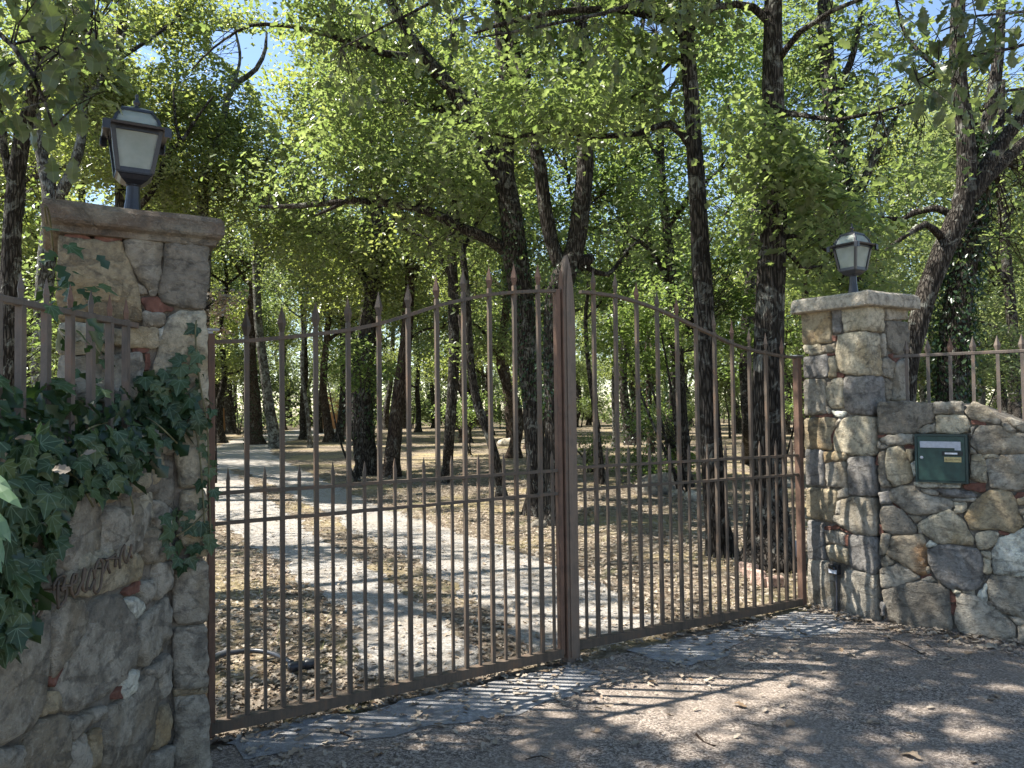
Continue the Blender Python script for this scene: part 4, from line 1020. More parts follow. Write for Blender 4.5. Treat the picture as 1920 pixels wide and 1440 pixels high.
def lit(gx, gy):
    gx = np.asarray(gx, float); gy = np.asarray(gy, float)
    px, py, z = project(np.stack([gx, gy, np.zeros_like(gx)], -1))
    w = (vnoise(gx * 3.1 + 5, gy * 3.1) - .5) * .7
    near = np.zeros(gx.shape)
    for cx, cy, rx, ry in LITE:
        near = np.maximum(near, (1.25 if py.size and cy > 1195 else 1.5) - ((px - cx) / rx) ** 2 - ((py - cy) / ry) ** 2 + w * .6)
    near = near > .25
    far = vnoise(gx * .62 + 11, gy * .62 + 3) * .55 + vnoise(gx * 1.9, gy * 1.9 + 8) * .45 > .475
    front = (gy > .5) & (gy < 8.6) & (px > -200) & (px < 2100)
    return np.where(front, near, far)
SKYGAPS = [[(405, 75), (440, 60), (500, 78), (560, 82), (572, 130), (548, 180), (530, 215), (500, 190), (470, 150), (420, 120)],
           [(240, 100), (285, 80), (300, 105), (255, 125)], [(1765, 60), (1830, 20), (1920, 20), (1920, 250), (1840, 190), (1790, 160)], [(1560, 85), (1600, 75), (1620, 115), (1575, 125)], [(1745, 205), (1790, 215), (1780, 250), (1740, 240)],
           [(985, 420), (1002, 405), (1008, 440), (990, 450)], [(1240, 130), (1275, 130), (1270, 180), (1245, 180)], [(500, 175), (545, 165), (540, 260), (520, 250)], [(1190, 30), (1250, 40), (1240, 75), (1195, 65)]]
def keep_mask(P, near_reject=True, litp=.93, gaps=True):
    n = len(P); px, py, z = project(P)
    k = np.ones(n, bool)
    inf = (px > -40) & (px < 1960) & (py > -60) & (py < 1480) & (z > .2)
    if near_reject: k &= ~(inf & (P[:, 1] < 6.3))
    if gaps:
        wob = (vnoise(px * .02, py * .02) - .5) * 50
        for g in SKYGAPS: k &= ~(inpoly(px + wob, py + wob, g) & (rng.random(n) < .985))
    t = P[:, 2] / SUN[2]
    gx = P[:, 0] - SUN[0] * t; gy = P[:, 1] - SUN[1] * t
    k &= ~(lit(gx, gy) & (rng.random(n) < litp))
    k &= ~((~inf) & (rng.random(n) < .35) & (P[:, 1] > 7))
    return k
def blob_points(blobs, n, per=13, spread=.20):
    """leaf clusters spread through ellipsoids, denser towards the outside"""
    w = np.array([b[1] ** 2 for b in blobs]); w /= w.sum()
    nc = max(1, n // per); pick = rng.choice(len(blobs), nc, p=w)
    C = np.array([b[0] for b in blobs])[pick]; R = np.array([b[1] for b in blobs])[pick]
    d = rng.normal(size=(nc, 3)); d /= np.linalg.norm(d, axis=1)[:, None]
    rad = (rng.random(nc) ** .45)[:, None]
    cc = C + d * rad * R[:, None] * np.array([1.08, 1.08, .60])
    P = np.repeat(cc, per, 0) + rng.normal(size=(nc * per, 3)) * np.array([spread, spread, spread * .42])
    return cc, P
def trunk_fn(seed, amp=.09):
    return lambda p, i: 1 + (max(0, .4 - p[2]) * 1.1 * mnoise.noise(Vector((p[0] * 7 + seed, p[1] * 7, 3.3)))) + amp * mnoise.noise(Vector((p[0] * 9 + seed, p[1] * 9, p[2] * 1.6))) + amp * .8 * mnoise.noise(Vector((p[0] * 26, p[1] * 26 + seed, p[2] * 3.5)))
_ts = [0]
class Tree:
    def __init__(s, label, base, bark=None, group=None, name='oak_tree', cat='tree'):
        s.root = thing(name, label, cat, (base[0], base[1], 0), group); s.bark = bark or BARK; s.sk = []
        _ts[0] += 1; s.seed = _ts[0] * 3.7
    def wood(s, name, pts, rads, n=10, seg=.22, parent=None, amp=.10):
        P, R = smooth_path(pts, rads, seg)
        rg = tube_rings(P, R, n, trunk_fn(s.seed, amp))
        o = MB().loft(rg).build(name, s.bark, parent or s.root, smooth=True)
        s.sk += [tuple(p) for p in P]
        return o
    def trunk(s, pts, rads, n=14, flare=1.45):
        pts = [np.array(p, float) for p in pts]; rads = list(rads)
        p0 = pts[0]; d = pts[1] - p0; L = np.linalg.norm(d)
        f = min(.35, L * .4)
        pts = [p0 + np.array([0, 0, -.12]), p0 + d / L * .02, p0 + d / L * f] + pts[1:]
        rads = [rads[0] * flare * 1.1, rads[0] * flare, rads[0] * 1.05] + rads[1:]
        return s.wood('trunk', pts, rads, n, .20)
    def limb(s, pts, rads, n=8, parent=None): return s.wood('limb', pts, rads, n, .18, parent, .12)
    def crown(s, blobs, n, size, lod, mat=None, per=13, spread=.2, twigs=True, near_reject=True, litp=.93, gaps=True, tw=.006, zmin=2.0, name='crown'):
        cc, P = blob_points(blobs, n, per, spread)
        P = P[P[:, 2] > zmin]
        P = P[keep_mask(P, near_reject, litp, gaps)]
        if len(P) == 0: return
        V, lo, si = leaf_batch(P, size, lod)
        o = bigmesh(name, V, lo, si, mat or LEAF, s.root); o['kind'] = 'stuff'
        if twigs and s.sk:
            cc = cc[(cc[:, 2] > zmin)]; cc = cc[keep_mask(cc, near_reject, 0, gaps)]
            K = np.array(s.sk); Vt = []; Lt = []
            m = min(len(cc), 330)
            sel = cc[rng.choice(len(cc), m, replace=False)] if m else cc[:0]
            for c in sel:
                dd = np.linalg.norm(K - c, axis=1) + np.maximum(0, K[:, 2] - c[2]) * .7
                q = K[np.argmin(dd)]; L = np.linalg.norm(c - q)
                if L < .05 or L > 2.6: continue
                mid = (q + c) / 2 + rng.normal(size=3) * L * .10 + np.array([0, 0, .06 * L])
                r0 = tw * (.7 + .8 * L)
                b = len(Vt)
                for p, r in ((q, r0), (mid, r0 * .7), (c, r0 * .3)):
                    for a in range(3): Vt.append(p + np.array([math.cos(a * 2.094), math.sin(a * 2.094), .3 * (a - 1)]) * r)
                for lv in range(2):
                    for a in range(3):
                        a2 = (a + 1) % 3; Lt.append((b + lv * 3 + a, b + lv * 3 + a2, b + lv * 3 + 3 + a2, b + lv * 3 + 3 + a))
            if Vt:
                o = mesh('twigs', Vt, Lt, s.bark, s.root); o['kind'] = 'stuff'
        return o
    def ivy(s, pts, rads, n, size=.06, mat=None):
        P, R = smooth_path(pts, rads, .05); k = rng.integers(0, len(P), n)
        a = rng.random(n) * 2 * math.pi
        Q = P[k] + np.stack([np.cos(a), np.sin(a), np.zeros(n)], 1) * (R[k] * (1.02 + rng.random(n) ** 2 * .7))[:, None] + rng.normal(size=(n, 3)) * .02
        V, lo, si = leaf_batch(Q, size, 2, .3, .9)
        o = bigmesh('ivy', V, lo, si, mat or IVY_S, s.root); o['kind'] = 'stuff'
def pxpath(pts, depth):
    """(px, py, width px[, extra depth]) -> points and radii"""
    P = []; R = []
    for p in pts:
        d = depth + (p[3] if len(p) > 3 else 0)
        P.append(at(p[0], p[1], d)); R.append(p[2] / 2 * d / F)
    return P, R
def auto_blobs(paths, r=(.8, 1.3), start=.35, step=.75, up=.25):
    out = []
    for P in paths:
        P = np.array(P); seg = np.linalg.norm(np.diff(P, axis=0), axis=1); L = seg.sum(); c = np.concatenate([[0], np.cumsum(seg)])
        for t in np.arange(L * start, L + .01, step):
            q = np.array([np.interp(t, c, P[:, k]) for k in range(3)]) + rng.normal(size=3) * .25 + np.array([0, 0, up])
            out.append((q, r[0] + (r[1] - r[0]) * rng.random()))
    return out
def hand_tree(label, depth, trunk, limbs=(), bark=None, blobs=(), n=9000, size=.095, lod=1, rb=(.8, 1.3), ivy=None, per=13, base=None, extra=(), mat=None, up=.25, tw=.006, flare=1.45):
    P, R = pxpath(trunk, depth)
    if base is not None: P[0] = np.array(base, float)
    else: P[0] = ground(trunk[0][0], trunk[0][1])
    t = Tree(label, P[0], bark)
    t.trunk(P, R, 14 if depth < 14 else 10, flare)
    lp = []
    for l in limbs:
        p, r = pxpath(l, depth); t.limb(p, r, 9 if depth < 14 else 6); lp.append(p)
    bl = auto_blobs(lp, rb, up=up) + [(at(x, y, depth + dz), rr) for x, y, dz, rr in blobs] + list(extra)
    if n and bl: t.crown(bl, int(n * 1.95), size, lod, mat, per, tw=tw)
    if ivy:
        (i0, i1, k, sz) = ivy; t.ivy(P[i0:i1], R[i0:i1], k, sz)
    return t, P, lp

# ------------------------------------------------------------------ the trees one can tell apart behind the gate
T = {}
T['a'] = hand_tree('ivy-clad oak left of the meeting post, forking high above the gate', 10.8,
  [(1012, 965, 42), (1006, 880, 38), (998, 760, 36), (988, 650, 40), (978, 560, 44), (966, 480, 46), (958, 400, 42), (945, 330, 40), (950, 240, 32), (948, 140, 28), (938, 40, 24), (930, -140, 20), (935, -330, 12)],
  [[(950, 350, 34), (905, 265, 30), (870, 195, 30), (815, 130, 26), (770, 70, 22), (720, -30, 18), (690, -160, 12)],
   [(866, 200, 22), (800, 118, 17), (720, 100, 14, -.3), (640, 74, 11, -.6), (560, 52, 8, -.8), (470, 48, 6, -1), (400, 90, 4, -1.1), (360, 130, 3, -1.1)],
   [(960, 478, 26), (915, 448, 22), (860, 425, 20), (800, 395, 18), (720, 380, 16, .3), (650, 378, 12, .5), (560, 386, 10, .8), (485, 388, 6, 1)],
   [(700, 382, 10), (660, 372, 9), (620, 392, 7), (590, 405, 5)],
   [(945, 250, 20), (985, 150, 16, .5), (1010, 60, 12, .8), (1020, -60, 8, 1)],
   [(905, 265, 18, 0), (840, 210, 14, .8), (740, 190, 10, 1.5), (660, 200, 6, 2)]],
  blobs=[(850, 60, 0, 1.5), (700, 20, 0, 1.2), (950, -100, 0, 1.7), (800, -150, .5, 1.8), (620, 330, .5, .8), (760, 330, 0, .9), (880, 330, -.5, .7), (560, 330, .8, .8), (480, 350, 1, .7), (820, 470, 1.2, .7), (700, 250, 1, 1.1), (620, 160, 0, .9)],
  n=15000, ivy=(2, 7, 1500, .055))
T['b'] = hand_tree('forked dark oak directly behind the meeting post, with a burl at its fork', 10.1,
  [(1040, 982, 40), (1040, 900, 36), (1038, 780, 34), (1036, 660, 36), (1044, 560, 42), (1062, 505, 46), (1078, 470, 36), (1088, 400, 33), (1098, 310, 32), (1094, 230, 28), (1100, 120, 25), (1085, 0, 22), (1090, -200, 14)],
  [[(1058, 515, 30), (1035, 455, 27), (1022, 390, 26), (1014, 320, 25), (1002, 270, 24), (985, 180, 21, .3), (962, 80, 18, .6), (940, -60, 12, .8)],
   [(1080, 500, 30), (1100, 488, 27), (1112, 480, 14)],
   [(1098, 500, 12), (1140, 515, 9, .4), (1175, 470, 6, .8), (1200, 450, 4, 1)],
   [(1098, 300, 16), (1140, 200, 12, .6), (1190, 120, 9, 1), (1210, 20, 6, 1.4)]],
  blobs=[(1040, 130, 0, 1.1), (1130, 60, .5, 1.2), (1010, -100, 0, 1.6), (1150, -150, 0, 1.7), (1060, 250, .9, .8), (1180, 220, .9, .9), (980, 240, 1.3, .8)],
  n=9000, ivy=(2, 6, 1100, .055))
T['c'] = hand_tree('slender straight oak with a long bare level limb, behind the right gate leaf', 7.8,
  [(1352, 1040, 46), (1340, 930, 42), (1330, 800, 40), (1324, 680, 38), (1319, 560, 37), (1314, 480, 36), (1309, 380, 33), (1302, 280, 31), (1296, 180, 30), (1288, 80, 29), (1280, -20, 27), (1290, -250, 22), (1280, -420, 12)],
  [[(1300, 280, 20), (1280, 252, 17), (1255, 232, 15), (1228, 238, 12), (1200, 250, 11), (1120, 256, 10), (1070, 250, 9), (1030, 246, 8), (960, 258, 7), (925, 250, 6), (905, 205, 5), (890, 170, 3)],
   [(1286, 70, 20), (1262, 42, 17), (1210, 26, 15), (1130, 18, 13, -.2), (1050, 22, 12, -.4), (975, 36, 10, -.6), (930, 48, 8, -.7), (890, 62, 5, -.8)],
   [(1292, 120, 12), (1265, 110, 8, .2), (1225, 150, 6, .4), (1180, 185, 4, .5)],
   [(1290, 60, 14), (1315, 35, 12), (1345, 8, 10), (1360, -60, 7)],
   [(1290, -100, 14), (1230, -190, 11, -1.2), (1100, -230, 9, -2.3), (960, -160, 7, -3.0), (840, -90, 4, -3.3)]],
  blobs=[(1220, 200, .5, .6), (1080, 200, .4, .6), (980, 200, .3, .55), (1230, 90, 0, .6), (1260, -120, 0, 1.1), (1150, -160, 0, 1.2), (1390, -120, 0, 1.0)],
  n=6500, size=.09, rb=(.35, .6), up=.1, tw=.004)
T['d'] = hand_tree('thickest dark oak trunk with pale lichen, just right of the slender straight oak', 7.5,
  [(1443, 1062, 82), (1442, 950, 68), (1441, 800, 61), (1441, 700, 57), (1443, 600, 54), (1447, 500, 52), (1450, 400, 47), (1452, 300, 43), (1450, 200, 40), (1449, 100, 36), (1450, 0, 33), (1455, -200, 28), (1450, -420, 15)],
  [[(1450, 55, 22), (1438, 36, 18), (1412, 14, 15), (1380, 8, 13), (1340, 14, 11), (1310, 30, 8)],
   [(1462, 445, 13), (1495, 440, 11, .2), (1530, 455, 10, .4), (1560, 475, 8, .6), (1600, 520, 6, .8)],
   [(1465, 465, 10), (1485, 480, 9), (1500, 500, 8), (1540, 500, 6, .3)],
   [(1455, 120, 14), (1500, 60, 11, -.3), (1560, 20, 9, -.6), (1640, -10, 6, -.8)],
   [(1456, 210, 13), (1500, 215, 10, -.5), (1570, 225, 8, -.8), (1650, 210, 6, -1), (1720, 190, 4, -1.1)]],
  blobs=[(1500, 260, -.8, .55), (1580, 270, -.9, .6), (1670, 230, -.9, .55), (1560, 330, -.7, .5), (1640, 330, -.8, .5), (1470, 330, -.8, .35), (1420, 240, -.6, .4), (1720, 300, -.6, .5), (1500, -150, 0, 1.2), (1400, -200, 0, 1.2)],
  n=7500, size=.095, rb=(.4, .7), up=.1, tw=.004)
T['e'] = hand_tree('stout mossy oak leaning left, one of a splayed pair on the sunlit grass', 17.6,
  [(692, 890, 46), (682, 830, 42), (677, 760, 42), (680, 690, 40), (692, 620, 36), (700, 540, 30), (712, 450, 26), (705, 360, 22), (715, 240, 16)],
  [[(700, 560, 16), (670, 500, 13, .5), (620, 450, 10, 1), (560, 420, 6, 1.5)], [(710, 450, 14), (760, 380, 11, .5), (800, 300, 8, 1)], [(706, 350, 12), (660, 270, 9), (620, 180, 6)]],
  blobs=[(700, 300, 0, 2.0), (620, 400, .5, 1.3), (780, 340, .8, 1.5), (640, 250, 1, 1.8), (700, 470, 1.2, 1.0)], n=9000, size=.105, lod=2, rb=(.9, 1.5), ivy=(1, 5, 900, .08), tw=.008)
T['f'] = hand_tree('dark oak leaning right, the other trunk of the splayed pair on the sunlit grass', 17.4,
  [(733, 893, 30), (738, 830, 28), (746, 760, 28), (756, 690, 25), (763, 620, 22), (768, 540, 20), (775, 450, 18), (800, 340, 14), (815, 240, 10)],
  [[(768, 540, 12), (800, 470, 9, .4), (840, 430, 6, .8)], [(775, 450, 12), (740, 360, 9), (730, 280, 6)], [(763, 640, 7), (795, 618, 5, .2), (830, 615, 3, .2)]],
  bark=BARK_R, blobs=[(820, 280, .6, 1.8), (760, 420, 1, 1.1), (870, 380, 1, 1.3), (830, 500, 1.4, .9)], n=7500, size=.105, lod=2, rb=(.9, 1.4), tw=.008)
T['g'] = hand_tree('thin mossy oak leaning steeply left, between the splayed pair and the meeting post', 12.7,
  [(942, 935, 17), (934, 880, 17), (918, 820, 17), (898, 765, 17), (884, 700, 16), (878, 620, 15), (874, 540, 14), (866, 460, 12), (850, 360, 9), (845, 280, 6)],
  [[(884, 690, 8), (868, 640, 6), (860, 590, 4)], [(868, 470, 8), (900, 400, 6, .3), (910, 320, 4, .5)]],
  blobs=[(850, 330, .4, .9), (900, 380, .6, .8), (830, 480, .6, .6), (890, 560, 1.6, .6)], n=3000, size=.095, lod=2, rb=(.5, .8))
T['h'] = hand_tree('forked oak rising to the right behind the letterbox pillar', 9.2,
  [(1690, 800, 38), (1700, 700, 37), (1716, 630, 36), (1738, 550, 37), (1768, 470, 39), (1800, 400, 41), (1812, 350, 35), (1812, 280, 32), (1804, 190, 28), (1794, 100, 27), (1796, 20, 25), (1805, -160, 18), (1800, -300, 10)],
  [[(1806, 385, 34), (1838, 330, 30), (1870, 280, 27), (1915, 220, 25), (1985, 150, 20), (2080, 60, 14)], [(1815, 375, 28), (1850, 335, 25, .2), (1905, 280, 22, .4), (1990, 210, 17, .6), (2090, 150, 10, .8)],
   [(1795, 405, 17), (1755, 390, 14, .1), (1715, 398, 12, .2), (1690, 412, 10, .3), (1655, 408, 6, .4)], [(1770, 450, 15), (1735, 420, 12, -.2), (1700, 440, 10, -.3), (1660, 470, 6, -.3)],
   [(1800, 160, 14), (1750, 120, 10, .2), (1700, 70, 7, .4), (1680, 0, 4, .5)]],
  blobs=[(1700, 60, .5, .9), (1660, 150, .8, .8), (1740, 330, .9, .7), (1680, 420, .9, .7), (1900, 150, .8, .7), (1850, 60, 1, .8), (1750, -150, 0, 1.5), (1900, -100, 0, 1.5), (1890, 420, 1.2, .8)],
  n=6500, size=.095, rb=(.45, .8), base=at(1690, 1020, 9.2) * np.array([1, 1, 0]), ivy=None)
T['i'] = hand_tree('ivy-covered trunk behind the railing on the right wall', 11.5,
  [(1780, 940, 62), (1782, 800, 58), (1786, 700, 54), (1792, 600, 52), (1806, 510, 46), (1824, 430, 40), (1838, 350, 34), (1850, 250, 26), (1870, 120, 20), (1880, -40, 14)],
  [[(1850, 260, 16), (1900, 200, 12), (1960, 120, 8)], [(1840, 340, 14), (1880, 310, 10, .4), (1930, 320, 6, .6)]],
  blobs=[(1880, 300, .8, 1.0), (1900, 160, .6, 1.3), (1840, 100, 1, 1.2), (1890, 480, 1.4, .9)], n=5000, size=.1, lod=2, ivy=(1, 8, 4200, .075))
T['j'] = hand_tree('ivy-covered trunk rising straight behind the lantern of the right pillar', 11.8,
  [(1604, 950, 46), (1602, 760, 44), (1598, 600, 44), (1592, 500, 44), (1586, 420, 44), (1578, 340, 40), (1568, 260, 34), (1558, 180, 30), (1548, 90, 26), (1544, 0, 22), (1540, -150, 14)],
  [[(1584, 400, 22), (1620, 340, 18), (1640, 290, 14), (1680, 220, 8)], [(1560, 200, 16), (1600, 100, 12), (1615, 20, 8)], [(1590, 470, 16), (1545, 420, 12, .5), (1500, 350, 8, .8)], [(1596, 560, 14), (1550, 530, 12, .2), (1510, 480, 9, .4), (1490, 430, 5, .4)]],
  blobs=[(1600, 200, .8, 1.2), (1500, 150, .8, 1.2), (1660, 100, 1, 1.2), (1530, 40, .4, 1.3), (1480, 300, 1.4, 1.0), (1650, 340, 1.4, .9), (1540, -150, 0, 1.8), (1520, 450, 1.6, .8), (1700, 480, 2, .9)],
  n=9500, size=.1, lod=2, ivy=(1, 8, 3800, .075))
T['k'] = hand_tree('dark trunk at the left edge behind the wall railing', 9.0,
  [(8, 1000, 36), (14, 800, 36), (18, 640, 34), (20, 520, 33), (24, 420, 32), (30, 330, 30), (42, 262, 28), (60, 180, 22), (80, 60, 18), (90, -120, 12)],
  [[(24, 350, 18), (8, 280, 15), (2, 220, 12), (-20, 120, 8)], [(50, 220, 14), (110, 140, 10, .5), (170, 60, 7, .8)]],
  blobs=[(60, 60, .5, 1.0), (150, 80, 1, .9), (0, 130, .5, .9), (100, -100, .5, 1.4), (60, 420, 2.4, .8)], n=5500, size=.095, lod=2, base=at(8, 1100, 9.0) * np.array([1, 1, 0]))
T['l'] = hand_tree('lichen-grey oak forking in a V behind the left pillar cap', 13.5,
  [(70, 900, 30), (78, 640, 30), (88, 480, 30), (98, 390, 32), (84, 320, 22), (70, 240, 18), (62, 140, 15), (50, 20, 12), (40, -100, 8)],
  [[(98, 392, 24), (130, 330, 20), (152, 262, 17), (158, 170, 14, .3), (165, 60, 10, .5), (180, -60, 6, .6)], [(66, 200, 10), (110, 130, 8, .5), (190, 100, 5, 1)], [(155, 200, 12), (200, 130, 9, .3), (235, 60, 6, .5)]],
  bark=BARK_L, blobs=[(100, 180, .8, 1.4), (200, 80, 1, 1.5), (60, 60, 1, 1.4), (160, 300, 1.6, 1.1), (40, 330, 1.6, 1.0), (120, -120, 0, 2.0), (250, 220, 1.6, 1.0)],
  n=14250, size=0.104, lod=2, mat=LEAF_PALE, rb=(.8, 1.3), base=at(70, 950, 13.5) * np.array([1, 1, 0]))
T['m'] = hand_tree('slim oak behind the left lantern with a curved forked bough', 15.5,
  [(225, 900, 24), (226, 600, 24), (228, 400, 23), (226, 300, 22), (222, 180, 18), (226, 60, 14), (230, -80, 9)],
  [[(228, 420, 14), (285, 360, 12), (300, 320, 10), (320, 280, 9), (338, 268, 8), (370, 220, 6), (400, 180, 4)], [(338, 268, 7), (330, 230, 6), (325, 170, 4)], [(290, 355, 8), (282, 320, 6), (265, 300, 4)], [(222, 200, 11), (180, 140, 8, .6), (150, 60, 5, 1)], [(224, 110, 9), (300, 60, 7, .4), (360, 10, 5, .8)]],
  blobs=[(300, 200, 1, 1.5), (350, 300, 1, 1.3), (240, 60, 1, 1.8), (330, 20, 1, 1.4), (300, 400, 1.8, 1.2), (180, 180, 1.4, 1.2), (260, -100, 0, 2.2), (420, 330, 1.4, 1.2), (380, 420, 1.8, 1.2)],
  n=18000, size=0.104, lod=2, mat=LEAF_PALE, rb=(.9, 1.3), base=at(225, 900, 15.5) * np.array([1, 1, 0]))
T['n'] = hand_tree('oak with a crooked leader seen against the blue gap of sky', 17.0,
  [(378, 880, 26), (380, 640, 26), (384, 470, 24), (380, 380, 22), (385, 320, 20), (410, 262, 17), (418, 240, 15), (432, 170, 12), (480, 130, 9), (498, 90, 7), (500, 60, 4)],
  [[(400, 282, 10), (390, 250, 8), (370, 230, 6)], [(382, 370, 12), (440, 330, 9, .6), (500, 300, 6, 1)], [(384, 420, 12), (330, 380, 9, .6), (300, 330, 6, 1)], [(434, 168, 8), (450, 110, 6, .4), (440, 50, 4, .6)]],
  bark=BARK_L, blobs=[(450, 220, .6, 1.3), (400, 160, .6, 1.2), (470, 320, 1, 1.6), (420, 420, 1.4, 1.6), (520, 380, 1.6, 1.6), (350, 200, .8, 1.3), (350, 60, .8, 1.5), (520, 280, 1, 1.1), (340, 350, 1.5, 1.5), (500, 480, 2.2, 1.3), (470, 30, .6, .9), (560, 460, 2.4, 1.3)],
  n=19500, size=0.109, lod=2, mat=LEAF_PALE, rb=(1.0, 1.5), base=ground(392, 882))
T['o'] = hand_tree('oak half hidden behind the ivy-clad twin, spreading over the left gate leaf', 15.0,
  [(838, 905, 20), (842, 820, 20), (850, 700, 20), (850, 560, 20), (845, 430, 18), (850, 300, 16), (840, 180, 13), (850, 40, 9)],
  [[(848, 520, 12), (800, 450, 9), (740, 420, 6)], [(846, 420, 11), (900, 340, 8), (960, 300, 5)], [(850, 300, 10), (790, 220, 8), (730, 150, 5)]],
  blobs=[(760, 200, .8, 1.5), (860, 150, 1, 1.6), (680, 90, 1, 1.5), (780, 60, 1.4, 1.5), (920, 430, 1.6, 1.2), (760, 470, 1.4, 1.3), (640, 470, 2, 1.4), (600, 260, 1, 1.4), (660, 180, 1, 1.2), (880, 260, 1.2, 1.2), (600, 560, 3, 1.2), (740, 560, 3, 1.2), (930, 80, 1.4, 1.5)],
  n=22500, size=0.104, lod=2, mat=LEAF_PALE, rb=(.9, 1.4))
T['p'] = hand_tree('leafy oak seen between the meeting post and the slender straight trunk', 14.2,
  [(1284, 912, 26), (1282, 840, 25), (1276, 760, 24), (1270, 650, 22), (1262, 540, 20), (1250, 430, 18), (1240, 320, 16), (1236, 200, 13), (1230, 60, 9)],
  [[(1262, 540, 12), (1220, 470, 9), (1180, 440, 6)], [(1250, 430, 12), (1300, 360, 9), (1350, 320, 6)], [(1238, 300, 10), (1190, 220, 8), (1160, 150, 5)], [(1236, 200, 9), (1290, 120, 7), (1340, 50, 4)], [(1270, 660, 10), (1230, 610, 7), (1190, 600, 4)]],
  blobs=[(1180, 380, .6, 1.2), (1250, 300, .8, 1.4), (1360, 260, .8, 1.4), (1380, 400, .8, 1.3), (1200, 150, 1, 1.6), (1320, 130, 1, 1.6), (1180, 500, 1, 1.1), (1250, 560, 1, .9), (1370, 530, 1, 1.1), (1150, 280, 1.4, 1.2), (1400, 120, 1.2, 1.4), (1150, 60, 1, 1.6), (1280, 30, 1, 1.6), (1160, 600, 1.5, .8), (1380, 620, 1.6, .8)],
  n=17000, size=.10, lod=2, rb=(.8, 1.2), mat=LEAF_BUSH)
T['q'] = hand_tree('oak beyond the thickest trunk, its foliage filling the gap left of the right lantern', 16.5,
  [(1400, 868, 22), (1402, 800, 22), (1398, 700, 22), (1400, 600, 20), (1410, 480, 18), (1420, 340, 15), (1430, 180, 11), (1440, 20, 8)],
  [[(1402, 580, 11), (1360, 520, 8), (1330, 480, 5)], [(1410, 470, 11), (1470, 410, 8), (1520, 380, 5)], [(1420, 330, 9), (1380, 240, 7), (1350, 160, 4)], [(1428, 220, 9), (1490, 140, 7), (1530, 70, 4)]],
  blobs=[(1500, 420, .8, 1.4), (1420, 300, 1, 1.6), (1520, 250, 1, 1.5), (1360, 200, 1, 1.5), (1500, 90, 1, 1.8), (1400, 60, 1, 1.6), (1500, 560, 1.4, 1.1), (1620, 560, 2, 1.1), (1400, 500, 1.2, 1.2), (1620, 420, 2, 1.3), (1700, 320, 2, 1.4), (1520, 640, 2.6, .9)],
  n=13000, size=.105, lod=2, rb=(.9, 1.4))
T['r'] = hand_tree('tall oak far right behind the railing, its crown pale in the sun', 18.5,
  [(1905, 880, 22), (1903, 760, 22), (1900, 640, 20), (1890, 520, 18), (1880, 400, 16), (1876, 280, 13), (1880, 150, 9)],
  [[(1892, 540, 10), (1850, 470, 8), (1810, 430, 5)], [(1882, 420, 10), (1930, 350, 8), (1980, 300, 5)], [(1878, 300, 9), (1830, 230, 7), (1790, 190, 4)], [(1900, 640, 8), (1860, 610, 6), (1820, 600, 4)]],
  blobs=[(1850, 500, .6, 1.5), (1900, 420, 1, 1.6), (1800, 600, 1, 1.2), (1880, 620, 1.4, 1.3), (1780, 450, 1.5, 1.4), (1840, 300, 1, 1.4), (1900, 280, 1, 1.3), (1740, 570, 2, 1.1), (1900, 700, 2, .9), (1720, 640, 2.5, .9)],
  n=12000, size=.11, lod=2, rb=(.9, 1.4), mat=LEAF_FAR)
